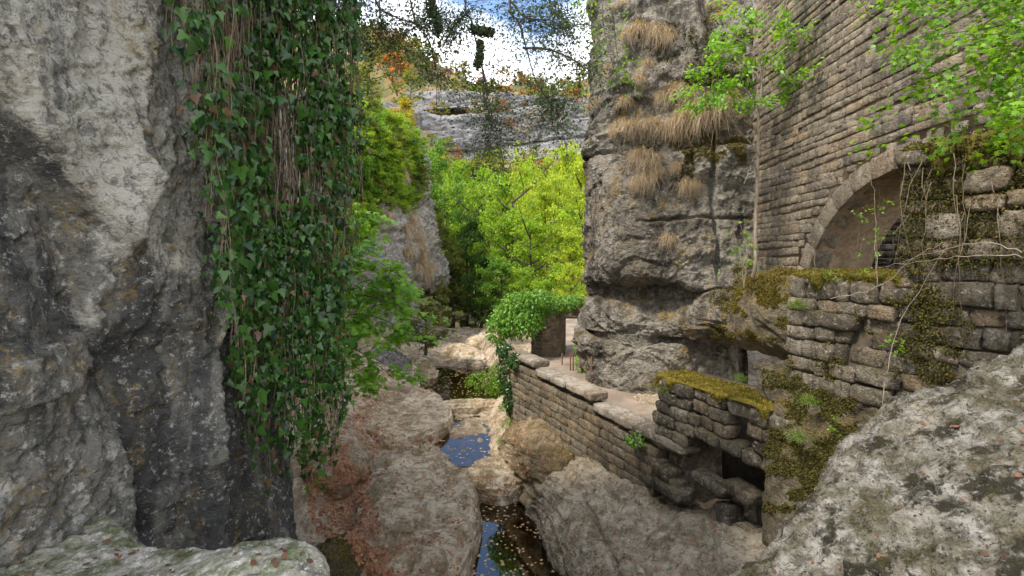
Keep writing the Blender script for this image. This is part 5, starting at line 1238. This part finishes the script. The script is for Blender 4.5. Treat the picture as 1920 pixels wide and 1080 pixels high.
# ---- fallen leaves
def litter(name, polys, mat, size, label, keys, group=None):
    P_, N_ = [], []
    for poly, n, thr in polys:
        A_ = np.array(poly, float); q = np.c_[rng.uniform(A_[:, 0].min(), A_[:, 0].max(), n * 8), rng.uniform(A_[:, 1].min(), A_[:, 1].max(), n * 8)]
        ins = np.zeros(len(q), bool); j = len(A_) - 1
        for i in range(len(A_)):
            (x1, y1), (x2, y2) = A_[i], A_[j]; j = i
            if y1 != y2: ins ^= ((y1 > q[:, 1]) != (y2 > q[:, 1])) & (q[:, 0] < (x2 - x1) * (q[:, 1] - y1) / (y2 - y1) + x1)
        if thr is not None:
            z0 = np.zeros(len(q)); ins &= perlin(np.c_[q / [38, 30], z0 + .7], 61) + .5 * perlin(np.c_[q / [13, 10], z0 + .2], 62) >= thr
        for px, py in q[ins][:n]:
            h = hit_pix(px, py, keys)
            if h is None: continue
            nq = h[1] if h[1].z > 0 else -h[1]; P_.append(h[0] + nq * .012); N_.append(nq)
    P_, N_ = np.array(P_), np.array(N_); n = len(P_); a = Acc()
    tp = np.cross(N_, rv(n)); leaves(a, P_, norm(tp) + rv(n, .1), norm(N_ + rv(n, .28)), size * rng.uniform(.6, 1.3, n), T_OVAL); return tag(a.obj(name, mat), label, 'fallen leaves', group, 'stuff')
BK = ['bed', 's1', 's2', 's3', 's4', 's5', 'b2', 'b4', 'bankrock', 'b1', 'fl']
litter('leaf_litter', [([(640, 800), (720, 730), (710, 830), (690, 930), (740, 1080), (690, 1080), (610, 960), (560, 900)], 3600, -.05), ([(560, 850), (660, 800), (700, 960), (640, 1010), (590, 1000)], 1800, -.15), ([(700, 700), (820, 700), (880, 950), (860, 1080), (700, 1080)], 700, .05), ([(660, 700), (760, 690), (720, 760), (660, 820)], 500, .0), ([(800, 820), (990, 780), (1000, 960), (880, 980)], 420, .05)], M['fallen'], .12, 'russet fallen leaves drifted along the gully left of the slabs', BK)
litter('rock_leaves', [([(940, 780), (1100, 800), (1380, 1010), (1300, 1080), (1080, 1080), (990, 930)], 160, None), ([(1000, 560), (1250, 800), (1000, 800)], 20, None)], M['fallen'], .09, 'scattered small fallen leaves on the great bank rock', BK + ['path'])
litter('ledge_leaves', [([(0, 1010), (230, 1000), (420, 1010), (330, 1080), (0, 1080)], 50, .0), ([(230, 1000), (560, 1020), (620, 1080), (230, 1080)], 14, None)], M['fallen_brown'], .042, 'curled brown leaves lying on the mossy ledge', ['fl'])
litter('foreground_leaves', [([(1500, 960), (1700, 790), (1920, 690), (1920, 1060), (1450, 1080)], 26, None)], M['fallen_brown'], .034, 'few brown leaves on the lichen-mottled rock', ['fr'])
def float_leaves(name, z, area, n, label, size, slope=0, thr=None):
    P_ = []
    while len(P_) < n:
        x, y = rng.uniform(*area[0]), rng.uniform(*area[1])
        if thr is not None and perlin(np.array([[x * 1.3, y * 1.1, .4]]), 63)[0] < thr: continue
        zz_ = z + slope * (y - 19); h = drop(x, y, ['bed'])
        if h is not None and h[0].z > zz_: n -= .02; P_ = P_; 
        if h is not None and h[0].z > zz_:
            if rng.random() < .002: break
            continue
        P_.append((x, y, zz_ + .006))
    P_ = np.array(P_); m = len(P_); a = Acc(); leaves(a, P_, norm(rv(m) * [1, 1, .03]), norm(np.array([0, 0, 1.]) + rv(m, .06)), size * rng.uniform(.6, 1.3, m), T_MAPLE); tag(a.obj(name, M['fallen_pale']), label, 'fallen leaves', None, 'stuff')
float_leaves('floating_leaves', -8.0, ((-1.6, 2.2), (10.5, 16)), 330, 'pale orange leaves floating on the near pool', .11, thr=-.2)
float_leaves('pool_leaves', -6.6, ((-5, .2), (22.6, 30)), 300, 'tiny pale leaves floating on the brown pool', .12)
float_leaves('puddle_leaves', -7.15, ((-3.2, -.6), (17, 21.3)), 90, 'pale leaves lying in the blue puddles', .12, .085)

# ---- look-alikes: say which one, counted from the left
bpy.context.view_layer.update()
by = {}
for o in list(COL.objects):
    if o.parent is None and 'label' in o and o.get('group'): by.setdefault(o['label'], []).append(o)
for lab, os_ in by.items():
    if len(os_) < 2: continue
    os_.sort(key=lambda q: float(pix(np.array(q.location))[0]))
    for i, o in enumerate(os_): o['label'] = '%s, %s from the left' % (lab, ORD[i] if i < len(ORD) else '%dth' % (i + 1))
